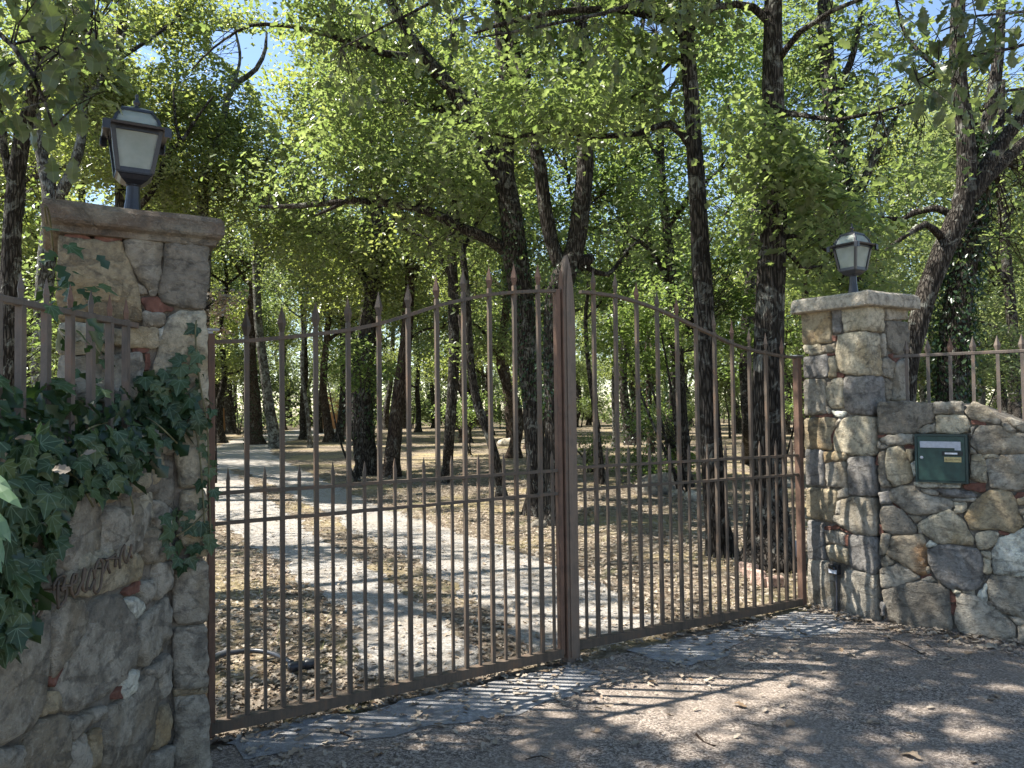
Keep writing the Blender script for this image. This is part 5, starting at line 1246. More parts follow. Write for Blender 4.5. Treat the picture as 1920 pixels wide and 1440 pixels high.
# slimmer trunks further back, each where it stands in the photograph: (label, px, py, width, top path, bark)
BACK = [('mossy-footed dark trunk at the inner bend of the drive', 480, 833, 26, [(478, 760), (470, 660), (475, 540)], BARK_R, LEAF),
        ('pale lichen-spotted trunk beside the drive', 518, 840, 22, [(508, 780), (496, 700), (484, 600), (480, 480)], BARK_L, LEAF),
        ('straight black trunk beyond the drive, first left of the gate bars', 434, 813, 20, [(428, 740), (426, 640), (430, 520)], BARK, LEAF),
        ('dark trunk of the close pair on the far bend of the drive', 570, 824, 15, [(568, 760), (572, 680), (566, 560)], BARK, LEAF),
        ('thin pale crooked stem of the close pair on the far bend of the drive', 582, 840, 9, [(578, 790), (572, 740), (566, 690), (572, 600)], BARK_L, LEAF),
        ('reddish trunk curving left in front of the ochre building', 620, 829, 18, [(612, 780), (606, 720), (612, 640), (620, 540)], BARK_R, LEAF),
        ('dark trunk joined at the foot to the reddish curved trunk', 634, 829, 16, [(640, 780), (644, 720), (642, 640), (646, 540)], BARK, LEAF),
        ('brown trunk beside pale boulders, left of the meeting post', 962, 826, 22, [(956, 770), (948, 700), (945, 600), (950, 500)], BARK_R, LEAF),
        ('far trunk leaning left in the sunlit clearing', 800, 792, 14, [(790, 750), (782, 700), (776, 620), (770, 520)], BARK, LEAF_FAR),
        ('far trunk with a mossy foot, right of the leaning one in the clearing', 816, 802, 11, [(812, 750), (806, 680), (808, 590)], BARK, LEAF_FAR),
        ('thick far trunk under a bright low bush, near the steep leaning oak', 852, 806, 16, [(850, 740), (846, 660), (850, 560)], BARK, LEAF_FAR),
        ('thin dark stem right of the meeting post, bending left', 1130, 908, 13, [(1122, 830), (1114, 760), (1104, 690), (1098, 600), (1102, 500)], BARK, LEAF_BUSH),
        ('grey stem with dead twigs right of the meeting post', 1154, 838, 10, [(1152, 780), (1150, 720), (1152, 640)], BARK_L, LEAF_BUSH),
        ('leaning ivy-thick stump-like trunk right of the meeting post', 1186, 834, 22, [(1178, 790), (1172, 760), (1168, 700), (1172, 600)], BARK, LEAF_BUSH),
        ('trunk shrouded in hanging ivy, left of the slender straight oak', 1255, 868, 18, [(1258, 800), (1262, 740), (1262, 660), (1256, 560)], BARK, LEAF_BUSH),
        ('rusty-leaved ivy stem between two ivy trunks right of the meeting post', 1220, 850, 13, [(1218, 790), (1216, 720), (1214, 640)], BARK_R, LEAF_BUSH),
        ('far leaning trunk seen between the slender oak and the thickest trunk', 1388, 812, 15, [(1380, 770), (1370, 740), (1366, 690), (1374, 600)], BARK, LEAF),
        ('grey far trunk beyond the drive, right of the pale crooked stem', 600, 812, 10, [(600, 760), (604, 700), (600, 600)], BARK, LEAF_FAR),
        ('slender far trunk behind the splayed pair of oaks', 722, 806, 12, [(726, 760), (734, 700), (738, 600)], BARK, LEAF_FAR),
        ('dark far trunk left of the pale bush in the clearing', 756, 804, 12, [(757, 760), (758, 700), (764, 610)], BARK, LEAF_FAR)]
for i, (lab, px, py, w, top, bk, lm) in enumerate(BACK):
    b = ground(px, py); dep = b[1]
    pts = [b] + [at(x, y, dep) for x, y in top]
    k = w / 2 * dep / F; x, y = top[-1]
    zt = 8.5 + 2.5 * random.random() if dep > 18 else 7
    while pts[-1][2] < zt: pts.append(pts[-1] + np.array([(random.random() - .5) * .9, (random.random() - .5) * .9, 1.5]))
    t = Tree(lab, b, bk); t.trunk(pts, [k * (1 - .7 * j / (len(pts) - 1)) for j in range(len(pts))], 9, 1.5)
    lp = []
    for j in range(4):
        q = pts[-1] * (.25 * j) + pts[max(1, len(pts) // 2)] * (1 - .25 * j); a = random.random() * 6.28; L = 1.2 + 1.4 * random.random()
        e = q + np.array([math.cos(a) * L, math.sin(a) * L, .9 * L]); m = (q + e) / 2 + np.array([0, 0, -.15])
        t.limb([q, m, e], [k * .45, k * .3, k * .12], 5); lp.append([q, m, e])
    sz = .10 + .05 * min(1, max(0, (dep - 15) / 25))
    bl = auto_blobs(lp, (.9, 1.4), .3, .9) + [(pts[-1], 1.6), (pts[-2] + np.array([.6, 0, 0]), 1.5), (pts[len(pts) // 2 + 1] + np.array([-.7, .5, .6]), 1.1)]
    t.crown(bl, 10000, sz, 2, lm, spread=.26, tw=.012, zmin=2.2, litp=.8)
    if 'ivy' in lab or 'moss' in lab: t.ivy(pts[:3 if 'moss' in lab else 5], [k * 1.25] * (3 if 'moss' in lab else 5), 1200, .085)

# ------------------------------------------------------------------ more oaks of the wood, copied from a few kinds
GR = 'oaks crowded in the wood behind the gate'
GKIND = ['thin dark-barked oak with sunny pale leaves, crowded deep in the wood', 'thin lichen-barked oak crowded deep in the wood', 'slim dark oak crowded deep in the wood under a pale crown', 'thin brown-barked oak crowded deep in the wood', 'thin dark oak with hazy light green crown deep in the wood', 'leaning thin dark oak crowded deep in the wood']
protos = []
for k in range(6):
    t = Tree(GKIND[k], (0, 0, 0), [BARK, BARK_L, BARK, BARK_R, BARK, BARK][k], GR)
    h = 8.5 + 2.5 * random.random(); lean = np.array([random.random() - .5, random.random() - .5, 0]) * 1.6
    pts = [np.zeros(3)] + [np.array([0, 0, h * f]) + lean * f + rng.normal(size=3) * np.array([.18, .18, 0]) for f in (.15, .3, .5, .7, .85, 1)]
    r0 = .15 + .09 * random.random(); t.trunk(pts, [r0 * f for f in (1.1, .95, .85, .7, .5, .35, .12)], 9, 1.5)
    lp = []
    for j in range(6):
        f = .3 + .6 * j / 6; i0 = int(f * 6); q = pts[min(6, i0 + 1)]
        a = j * 2.4 + random.random(); L = (2.6 - 1.3 * f) * (.7 + .6 * random.random())
        e = q + np.array([math.cos(a) * L, math.sin(a) * L, .55 * L]); m = (q + e) / 2 + rng.normal(size=3) * .15
        t.limb([q, m, e], [r0 * .42, r0 * .28, r0 * .1], 5); lp.append([q, m, e])
    bl = auto_blobs(lp, (.8, 1.4), .35, .8) + [(pts[-1], 1.7), (pts[-2] + rng.normal(size=3) * .5, 1.6)]
    cc, P = blob_points(bl, 14500, 12, .26)
    P = P[P[:, 2] > 1.9]
    V, lo, si = leaf_batch(P, .125, 2)
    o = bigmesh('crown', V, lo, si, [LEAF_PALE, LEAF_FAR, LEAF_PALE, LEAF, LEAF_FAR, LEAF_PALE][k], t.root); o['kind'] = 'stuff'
    protos.append(t.root)
taken = [np.array(ground(p[1], p[2]))[:2] for p in BACK] + [np.array(v[1][0])[:2] for v in T.values()]
pathpx = [(x, y) for x, y in pp]
spots = []
tries = 0
while len(spots) < 112 and tries < 6000:
    tries += 1
    y = 19 + 41 * random.random() ** .85; x = (random.random() * 2 - 1) * (y * .80 + 3)
    px, py, z = project(np.array([x, y, 0.0]))
    if inpoly(np.array([px]), np.array([py]), pathpx)[0]: continue
    if 735 < px < 850 and y < 46: continue
    if all(np.hypot(*(np.array([x, y]) - q)) > 2.4 for q in taken): spots.append((x, y)); taken.append(np.array([x, y]))
def copy_thing(root, loc, rz, sc_):
    r = root.copy(); COL.objects.link(r); r.location = loc; r.rotation_euler = (0, 0, rz); r.scale = (sc_, sc_, sc_)
    for ch in list(root.children):
        c = ch.copy(); COL.objects.link(c); c.parent = r
    return r
for i, (x, y) in enumerate(spots):
    p = protos[i % 6]
    if i < 6:
        p.location = (x, y, 0); p.rotation_euler = (0, 0, random.random() * 6.28)
    else: copy_thing(p, (x, y, 0), random.random() * 6.28, .85 + .4 * random.random())

# ------------------------------------------------------------------ bushes and saplings under the trees
def bush(label, blobs, n, size, mat, stem=4, zmin=.05):
    c = np.mean([b[0] for b in blobs], 0)
    t = Tree(label, c, BARK, None, 'bush', 'bush')
    b0 = np.array([c[0], c[1], 0.0])
    for j in range(stem):
        e = blobs[j % len(blobs)][0] + rng.normal(size=3) * .2; m = (b0 + e) / 2 + rng.normal(size=3) * .12
        t.wood('stem', [b0 + np.array([(j - 1.5) * .05, 0, -.05]), m, e], [.03, .022, .008], 6, .25)
    t.crown(blobs, n, size, 2, mat, 11, .14, True, True, .5, False, .005, zmin, 'foliage')
    return t
def B(px, py, d, r): return (at(px, py, d), r)
bush('bright green sapling lit by the sun behind the top rail of the right gate leaf', [B(1190, 600, 12.8, .6), B(1240, 560, 12.6, .6), B(1150, 640, 13, .5), B(1270, 620, 13, .5), B(1210, 680, 13, .5), B(1380, 560, 13.5, .55), B(1370, 480, 13.5, .5), B(1385, 640, 13.6, .5)], 6500, .085, LEAF_BUSH)
bush('low pale bush beside the mossy leaning oak in the clearing', [B(850, 770, 24, .7), B(885, 785, 24, .5), B(905, 750, 25, .7)], 1600, .10, LEAF_BUSH)
bush('yellow-green bush glowing in the gap of the clearing', [B(772, 745, 55, 1.1), B(782, 765, 55, 1.0), B(762, 770, 55, .8)], 900, .2, LEAF_BUSH)
bush('dark undergrowth bush between the ivy trunks right of the meeting post', [B(1240, 880, 15.5, .5), B(1215, 900, 15, .4), B(1300, 905, 15, .35), B(1275, 860, 16, .5), B(1190, 860, 17, .5), B(1230, 790, 17, .7)], 3800, .08, LEAF_BUSH)
bush('small grey-leaved bush touching the right edge of the meeting post', [B(1105, 830, 18, .5), B(1118, 860, 17.5, .4), B(1100, 880, 17.5, .3)], 900, .08, LEAF_FAR)
bush('leafy sapling among bars of the left gate leaf, in front of the splayed oaks', [B(660, 650, 15.5, .5), B(700, 690, 15.6, .45), B(640, 690, 15.6, .4), B(670, 720, 15.8, .35)], 1700, .085, LEAF_BUSH)
bush('dense bush under the oaks beyond the far bend of the drive', [B(540, 735, 50, 1.8), B(570, 750, 50, 1.4), B(505, 725, 51, 1.6), B(600, 725, 50, 1.8), B(560, 690, 50, 2.0), B(655, 720, 50, 1.5)], 4200, .17, LEAF_FAR)
bush('thicket behind the left railing, seen between its bars', [B(60, 640, 12.5, .8), B(100, 600, 13, .8), B(30, 560, 14, 1.0), B(90, 690, 12, .6), B(70, 520, 14, .9)], 4000, .09, LEAF)
bush('sunlit shrub beyond the drive behind the hinge side of the left gate leaf', [B(415, 700, 44, 1.5), B(450, 720, 44, 1.3), B(410, 650, 45, 1.8), B(460, 670, 46, 1.8), B(500, 680, 46, 1.5)], 3200, .13, LEAF_FAR)
bush('shrub with hanging dead twigs beyond the right railing', [B(1830, 690, 16, .8), B(1900, 700, 16, .9), B(1760, 690, 17, .8), B(1870, 640, 17, .9), B(1720, 700, 17, .7)], 4800, .09, LEAF_FAR)
bush('shrub filling the view between the thickest trunk and the right hinge stile', [B(1490, 700, 15, .7), B(1490, 620, 15.5, .7), B(1400, 690, 17, .8), B(1480, 760, 18, .6)], 3600, .09, LEAF_BUSH)
bush('bush with dry reddish leaves beside the left pillar', [B(402, 590, 16, .35), B(412, 620, 16, .3), B(420, 560, 16.4, .4)], 700, .09, DRY, 1)  # bush form stands in for dead foliage hanging from a branch

# low leafy saplings deep in the wood, copied from a few kinds
SG = 'leafy saplings under the oaks deep in the wood'; sap = []
for k in range(4):
    t = Tree('low leafy sapling growing under the oaks deep in the wood', (0, 0, 0), BARK, SG, 'sapling', 'sapling')
    pts = [np.zeros(3)] + [np.array([(random.random() - .5) * .3 * z, (random.random() - .5) * .3 * z, z]) for z in (1, 2, 3, 4.2)]
    t.trunk(pts, [.04, .035, .03, .02, .008], 6)
    bl = [(np.array([(random.random() - .5) * 2.2, (random.random() - .5) * 2.2, .9 + 3.6 * random.random()]), .6 + .5 * random.random()) for _ in range(9)]
    cc, P = blob_points(bl, 3600, 10, .2); P = P[P[:, 2] > .25]
    V, lo, si = leaf_batch(P, .13, 2); o = bigmesh('crown', V, lo, si, [LEAF_FAR, LEAF_BUSH, LEAF, LEAF_FAR][k], t.root); o['kind'] = 'stuff'; sap.append(t.root)
sp = []; tries = 0
while len(sp) < 30 and tries < 4000:
    tries += 1
    y = 30 + 28 * random.random(); x = (random.random() * 2 - 1) * (y * .78)
    px, py, z = project(np.array([x, y, 0.0]))
    if inpoly(np.array([px]), np.array([py]), [(a, b) for a, b in pp])[0] or (740 < px < 840 and y < 50) or (380 < px < 1000 and y < 44): continue
    if all(np.hypot(x - a, y - b) > 2.2 for a, b in sp): sp.append((x, y))
for i, (x, y) in enumerate(sp):
    if i < 4: sap[i].location = (x, y, 0)
    else: copy_thing(sap[i % 4], (x, y, 0), random.random() * 6.28, .7 + .6 * random.random())

# far edge of the wood: one mass nobody could count
n = 120000
yy = 60 + rng.random(n) * 26; xx = (rng.random(n) * 2 - 1) * 72; zz = .1 + rng.random(n) ** 1.3 * 13.5
k = (vnoise(xx * .35, zz * .5) * .6 + vnoise(xx * 1.1, zz * 1.3 + 30) * .4) > .36
P = np.stack([xx, yy, zz], 1)[k]
V, lo, si = leaf_batch(P, .42, 2, .55)
o = bigmesh('distant_woodland', V, lo, si, LEAF_FAR); tag(o, 'mass of distant woodland foliage closing the view', 'woodland'); o['kind'] = 'stuff'
m = MB()
for i in range(110):
    x, y = (random.random() * 2 - 1) * 62, 58 + random.random() * 26; r = .14 + .12 * random.random()
    m.tube([(x, y, -.1), (x + random.random() - .5, y, 3), (x + (random.random() - .5) * 2.4, y, 7), (x + (random.random() - .5) * 3.4, y, 11.5)], [r * 1.4, r, r * .7, r * .2], 6)
o = m.build('distant_trunks', BARK, None, True); tag(o, 'distant tree trunks at the far edge of the wood', 'woodland'); o['kind'] = 'stuff'

# ------------------------------------------------------------------ boughs with big leaves near the camera
def oak_leaf_mesh(name, seed, mat):
    r = random.Random(seed)
    half = [(.0, 0), (.045, .10), (.17, .22), (.13, .31), (.27, .42), (.19, .52), (.30, .64), (.20, .73), (.22, .84), (.11, .93), (0, 1)]
    h2 = [(x * (1 + (r.random() - .5) * .25), y) for x, y in half]
    V = []; Fc = []
    mid = [(0, .0), (0, .22), (0, .42), (0, .64), (0, .84), (0, 1)]
    zf = lambda x, y: abs(x) * .28 - .22 * y * y + .05 * math.sin(y * 9 + seed)
    for x, y in mid: V.append((x, y, zf(x, y)))
    def sidef(sgn):
        b = len(V)
        for x, y in h2[1:-1]: V.append((x * sgn, y, zf(x, y)))
        i = lambda k: b + k
        q = [(0, i(0), i(1), 1), (1, i(1), i(2), i(3), 2), (2, i(3), i(4), i(5), 3), (3, i(5), i(6), i(7), 4), (4, i(7), i(8), 5)]
        for f in q: Fc.append(f if sgn > 0 else f[::-1])
    sidef(1); sidef(-1)
    me = bpy.data.meshes.new(name); me.from_pydata(V, [], Fc); me.materials.append(mat); me.update(); return me
OAKM = [oak_leaf_mesh('leaf', k, LEAF_NEAR_SHADED) for k in range(4)]
def bough(t, paths, region, dep, n, size, tw=.0035, holes=0):
    sk = []
    for pth in paths:
        P = [at(x, y, d) for x, y, w, d in pth]; R = [w / 2 * d / F for x, y, w, d in pth]
        t.limb(P, R, 7); sk += [tuple(p) for p in smooth_path(P, R, .08)[0]]
    K = np.array(sk); off = wloc(t.root)
    xs = [p[0] for p in region]; ys = [p[1] for p in region]; cnt = 0; Vt = []; Lt = []
    while cnt < n:
        x = min(xs) + random.random() * (max(xs) - min(xs)); y = min(ys) + random.random() * (max(ys) - min(ys))
        if not inpoly(np.array([x]), np.array([y]), region)[0]: continue
        if vnoise(np.array([x * .012 + 3]), np.array([y * .014]))[0] < holes: continue
        d0 = dep[0] + random.random() * (dep[1] - dep[0]); c = at(x, y, d0)
        q = K[np.argmin(np.linalg.norm(K - c, axis=1))]; L = np.linalg.norm(c - q)
        mid = (q + c) / 2 + rng.normal(size=3) * L * .08 + np.array([0, 0, .04 * L])
        b = len(Vt)
        for p, r in ((q, tw), (mid, tw * .7), (c, tw * .35)):
            for a in range(3): Vt.append(p + np.array([math.cos(a * 2.094), math.sin(a * 2.094), .3 * (a - 1)]) * r)
        for lv in range(2):
            for a in range(3):
                a2 = (a + 1) % 3; Lt.append((b + lv * 3 + a, b + lv * 3 + a2, b + lv * 3 + 3 + a2, b + lv * 3 + 3 + a))
        for j in range(random.choice((2, 3, 3))):
            if cnt >= n: break
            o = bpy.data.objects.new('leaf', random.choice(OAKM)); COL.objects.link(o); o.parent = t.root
            o.location = tuple(c - off + rng.normal(size=3) * size * .25)
            o.rotation_euler = (-.2 - .9 * random.random(), (random.random() - .5) * 1.0, random.random() * 6.28)
            s = size * (.75 + .5 * random.random()); o.scale = (s, s, s); cnt += 1
    o = mesh('twigs', Vt, Lt, t.bark, t.root); o['kind'] = 'stuff'
# the oak of the road side, left of the frame, whose bough hangs into the upper left corner
tl = Tree('road-side oak whose big-leaved bough hangs into the upper left corner', (-5.2, 3.4, 0))
tl.trunk([(-5.2, 3.4, 0), (-5.15, 3.45, 1.5), (-5.0, 3.4, 3.2), (-4.6, 3.5, 5.0), (-4.0, 3.6, 7.0), (-3.6, 3.5, 9.0)], [.26, .22, .20, .17, .12, .05])
tl.limb([(-5.0, 3.4, 3.2), (-4.0, 2.9, 3.8), (-2.9, 2.6, 3.55), (-2.2, 2.5, 3.05)], [.09, .06, .04, .02])
lm1 = [[(-4.6, 3.5, 5.0), (-3.2, 3.6, 6.0), (-1.8, 3.9, 6.6), (-.4, 4.2, 6.9)], [(-4.3, 3.5, 6.0), (-3.0, 2.6, 7.0), (-1.6, 2.0, 7.4), (-.2, 1.6, 7.6)], [(-4.1, 3.6, 6.8), (-3.3, 4.6, 7.6), (-2.0, 5.4, 8.0), (-.6, 5.8, 8.2)], [(-3.7, 3.5, 8.4), (-2.3, 3.3, 9.0), (-.8, 3.2, 9.3)], [(-5.0, 3.4, 4), (-5.2, 1.8, 5.2), (-4.9, .4, 6.0)]]
for l in lm1: tl.limb(l, [.032, .02, .012, .006][:len(l)])
tl.crown(auto_blobs(lm1, (.8, 1.25), .3, .7) + [(np.array(c), r) for c, r in (((-3, 3.2, 7.4), 1.3), ((-1.4, 4.4, 7.2), 1.3), ((.2, 3.4, 7.8), 1.3), ((-.2, 4.9, 7.6), 1.2), ((-2.0, 1.6, 7.6), 1.2), ((1.0, 2.2, 8.2), 1.2), ((1.2, 4.4, 8.4), 1.2), ((-4.4, 4.4, 6.2), 1.3), ((-3.7, 3.5, 5.8), 1.1), ((-4.6, 2.8, 6.4), 1.2), ((-2.7, 2.6, 6.8), 1.2), ((-3.4, 4.5, 6.5), 1.2), ((-2.2, 3.4, 6.8), 1.1), ((-1.2, 2.6, 7.2), 1.1), ((.6, 1.4, 8), 1.1))], 34000, .10, 2, twigs=False, zmin=3.9, litp=.95)
bough(tl, [[(-70, 0, 12, 2.5), (-10, 55, 10, 2.45), (25, 88, 9, 2.4), (62, 140, 8, 2.4), (84, 190, 6, 2.38), (100, 238, 4, 2.38)], [(-60, 175, 7, 2.45), (0, 135, 6, 2.42), (30, 115, 5, 2.4)], [(20, 84, 6, 2.4), (60, 75, 5, 2.5), (110, 100, 4, 2.6), (180, 80, 3, 2.6)]],
      [(-60, -40), (190, -40), (165, 40), (225, 80), (232, 140), (205, 190), (160, 195), (150, 250), (112, 300), (70, 285), (58, 230), (-60, 235)], (2.2, 2.85), 120, .092)
# an unseen oak added behind the left wall so its high crown shades the drive
ti = Tree('tall oak behind the left wall, its high crown shading the gravel drive', (-7.7, 6.8, 0))
ti.trunk([(-7.7, 6.8, 0), (-7.6, 6.8, 2), (-7.3, 6.8, 4.2), (-6.8, 6.9, 6.4), (-6.3, 7, 8.5), (-6, 7, 10.5)], [.25, .22, .19, .15, .1, .04])
li = [[(-7.2, 6.8, 4.8), (-5.6, 6.4, 6.4), (-3.9, 6.2, 7.2), (-2.2, 6.0, 7.6)], [(-6.8, 6.9, 6.4), (-5.2, 7.8, 7.8), (-3.4, 8.3, 8.6), (-1.8, 8.6, 8.9)], [(-6.4, 7, 8), (-5, 5.6, 9), (-3.2, 5.0, 9.4)], [(-7.0, 6.8, 5.6), (-6.4, 5.4, 6.8), (-5.4, 4.6, 7.4)]]
for l in li: ti.limb(l, [.09, .06, .04, .015][:len(l)])
ti.crown(auto_blobs(li, (.8, 1.25), .3, .7) + [(np.array(c), r) for c, r in (((-4.2, 6.4, 7.4), 1.3), ((-2.6, 7.0, 8.2), 1.3), ((-1.2, 6.4, 8.2), 1.2), ((-3.4, 8.4, 8.2), 1.3), ((-5.4, 7.2, 7.6), 1.4), ((-.4, 7.6, 8.8), 1.2), ((-3.0, 9.6, 9.2), 1.3), ((-4.6, 9.4, 8.6), 1.3))], 14000, .10, 2, twigs=False, zmin=4.0, litp=.93)
# the oak beyond the right wall whose spray hangs into the upper right corner
tr = Tree('road-side oak whose loose leafy spray hangs into the upper right corner', (5.3, 4.6, 0))
tr.trunk([(5.3, 4.6, 0), (5.25, 4.55, 1.6), (5.1, 4.4, 3.4), (4.9, 4.2, 5.4), (4.7, 4.0, 8.0)], [.24, .20, .18, .14, .04])
lm2 = [[(5.1, 4.4, 3.6), (4.0, 3.9, 4.2), (3.2, 3.5, 4.0), (2.6, 3.4, 3.6)], [(5.0, 4.3, 4.6), (4.2, 3.2, 6.0), (3.4, 2.4, 6.8)], [(4.9, 4.2, 5.4), (4.2, 5.0, 6.6), (3.4, 5.4, 7.2)], [(4.85, 4.1, 6.2), (6.0, 3.4, 7.2)]]
for l in lm2: tr.limb(l, [.07, .05, .03, .015][:len(l)])
tr.crown(auto_blobs(lm2[1:], (.8, 1.2), .4, .7), 3000, .10, 2, twigs=False, zmin=4.6, litp=.95)
bough(tr, [[(1990, 60, 8, 3.4), (1900, 90, 6, 3.3), (1800, 110, 5, 3.3), (1720, 150, 3, 3.3)], [(1960, 160, 6, 3.4), (1890, 170, 5, 3.3), (1840, 210, 3, 3.3)], [(1940, 20, 6, 3.4), (1830, 30, 4, 3.4), (1760, 60, 3, 3.4)]],
      [(1690, 40), (1760, -10), (1960, -40), (1960, 250), (1880, 290), (1820, 215), (1740, 190), (1660, 150), (1650, 100)], (3.0, 3.8), 135, .088, holes=.33)
# big leaves of the slender oak's forward bough over the middle of the gate
tc = T['c'][0]
bough(tc, [[(1330, -60, 10, 5.6), (1180, 10, 8, 5.3), (1060, 40, 7, 5.1), (950, 62, 5, 5.0), (900, 70, 3, 5.0)], [(1180, -60, 8, 5.2), (900, -30, 7, 4.9), (780, 20, 6, 4.8), (700, 60, 4, 4.8), (640, 90, 3, 4.8)]],
      [(600, -30), (1340, -30), (1330, 40), (1230, 60), (1150, 150), (1090, 100), (1000, 84), (900, 115), (820, 95), (760, 200), (680, 215), (590, 160), (640, 70)], (4.6, 5.7), 290, .092, holes=.30)
# ------------------------------------------------------------------ ivy over the left wall and pillar
def ivy_mesh(seed):
    r = random.Random(seed)
    half = [(.16, -.10), (.34, -.07), (.47, .06), (.38, .20), (.43, .32), (.56, .48), (.34, .50), (.21, .58), (.13, .78)]
    h = [(x * (1 + (r.random() - .5) * .22), y + (r.random() - .5) * .04) for x, y in half]
    z = lambda x, y: .22 * abs(x) - .16 * (max(0, y)) ** 2 - .25 * x * x + .03 * math.sin(7 * y + seed)
    V = [(0, 0, 0), (0, .35, z(0, .35)), (0, .65, z(0, .65)), (0, 1, z(0, 1))]; Fc = []
    for sg in (1, -1):
        b = len(V)
        for x, y in h: V.append((sg * x, y, z(x, y)))
        i = lambda k: b + k
        for f in ((0, i(0), i(1), i(2)), (0, i(2), i(3), 1), (1, i(3), i(4), i(5)), (1, i(5), i(6), 2), (2, i(6), i(7), i(8)), (2, i(8), 3)):
            Fc.append(f if sg > 0 else f[::-1])
    me = bpy.data.meshes.new('leaf'); me.from_pydata(V, [], Fc); me.materials.append(IVY); me.update(); return me
IVM = [ivy_mesh(k) for k in range(5)]
ivy = thing('ivy', 'dark green ivy mounded over the left wall and clinging to its pillar', 'ivy', WL0 + WLD * .6 + Z_ * 1.0)
ioff = wloc(ivy)
def facing(n, tip):
    n = np.asarray(n, float); n = n / np.linalg.norm(n); y = tip - n * np.dot(tip, n); y = y / np.linalg.norm(y); x = np.cross(y, n)
    return Matrix([[x[i], y[i], n[i]] for i in range(3)]).to_euler()
def ivy_spot(px, py, w):
    P = onplane(px, py, WL0 + WLN * w, WLN); s = float(np.dot(P - WL0, WLD))
    if s < -.01 or P[1] > WL0[1]:
        P = onplane(px, py, DL + N_ * w * .6, N_); return P, N_
    if P[2] > 1.54:
        w2 = -.05 - .30 * random.random(); P2 = onplane(px, py, WL0 + WLN * w2, WLN)
        if P2[1] > DL[1] - .05: P2 = onplane(px, py, DL + N_ * w * .6, N_); return P2, N_
        return P2, (WLN * .5 + Z_ * .9)
    return P, WLN
def put_ivy(poly, n, size, w=(.02, .10), up=.45, edge=True):
    xs = [p[0] for p in poly]; ys = [p[1] for p in poly]; c = 0; used = []
    tries = 0
    while c < n and tries < 20000:
        tries += 1
        x = min(xs) + random.random() * (max(xs) - min(xs)); y = min(ys) + random.random() * (max(ys) - min(ys))
        if not inpoly(np.array([x]), np.array([y]), poly)[0]: continue
        if any((x - a) ** 2 + (y - b) ** 2 < 15 ** 2 for a, b in used) and random.random() < .85: continue
        used.append((x, y))
        P, nn = ivy_spot(x, y, w[0] + (w[1] - w[0]) * random.random())
        nv = np.asarray(nn) + Z_ * up + rng.normal(size=3) * .33 + np.array([.1, -.35, 0])
        tip = np.array([0, -.15, -1.0]) + rng.normal(size=3) * .55
        s = size * (.62 + .6 * random.random())
        o = bpy.data.objects.new('leaf', random.choice(IVM)); COL.objects.link(o); o.parent = ivy
        o.location = tuple(P - ioff); o.rotation_euler = facing(nv, tip); o.scale = (s, s, s); c += 1
    return used
MAIN = [(-40, 690), (30, 725), (60, 740), (110, 690), (140, 728), (215, 730), (262, 700), (300, 685), (335, 660), (375, 690), (392, 735), (390, 790), (345, 805), (305, 850), (262, 872), (228, 905), (190, 925), (140, 912), (112, 955), (128, 1010), (100, 1040), (78, 1055), (60, 1110), (40, 1185), (0, 1220), (-40, 1230)]
put_ivy(MAIN, 240, .069)
put_ivy([(92, 470), (120, 450), (150, 470), (200, 540), (205, 720), (110, 730), (90, 600)], 17, .062, (.012, .03), .15)
put_ivy([(286, 975), (330, 952), (396, 955), (402, 1005), (375, 1035), (350, 1068), (310, 1030)], 22, .064, (.02, .05))
put_ivy([(372, 790), (398, 780), (404, 960), (380, 960)], 9, .05, (.02, .04))
for (x, y) in ((98, 430), (128, 465), (80, 490), (135, 512), (100, 535), (178, 555), (372, 615), (368, 650), (375, 665), (345, 670), (400, 640 + 130)): 
    put_ivy([(x - 6, y - 6), (x + 6, y - 6), (x + 6, y + 6), (x - 6, y + 6)], 1, .06, (.02, .04))
# deeper small leaves and stems
pts = []
while len(pts) < 900:
    x, y = -40 + 440 * random.random(), 690 + 520 * random.random()
    if inpoly(np.array([x]), np.array([y]), MAIN)[0]: pts.append(ivy_spot(x, y, .0 + .03 * random.random())[0])
while len(pts) < 930:
    x, y = 92 + 110 * random.random(), 470 + 250 * random.random(); pts.append(ivy_spot(x, y, .015)[0])
V, lo, si = leaf_batch(np.array(pts), .075, 1, .25, .9); o = bigmesh('undergrowth_leaves', V, lo, si, IVY_S, ivy); o['kind'] = 'stuff'
STEM = plain('ivy_stem', (.13, .12, .06), .8, 0, .3, 0, 30, .4)
for st in ([(395, 1010), (392, 900), (388, 800), (372, 700), (366, 620), (368, 600)], [(384, 985), (375, 860), (362, 790), (330, 740), (270, 720)], [(230, 785), (175, 800), (130, 830)], [(262, 775), (300, 800), (350, 850)], [(100, 470), (92, 400), (84, 388), (88, 420)], [(330, 1005), (355, 990), (390, 955)], [(215, 880), (245, 930), (250, 965)], [(120, 880), (150, 905), (175, 950)]):
    P = [ivy_spot(x, y, .035)[0] for x, y in st]; sp_, sr_ = smooth_path(P, [.0035] * len(P), .03)
    MB().tube(sp_, sr_, 5).build('stem', STEM, ivy, True)
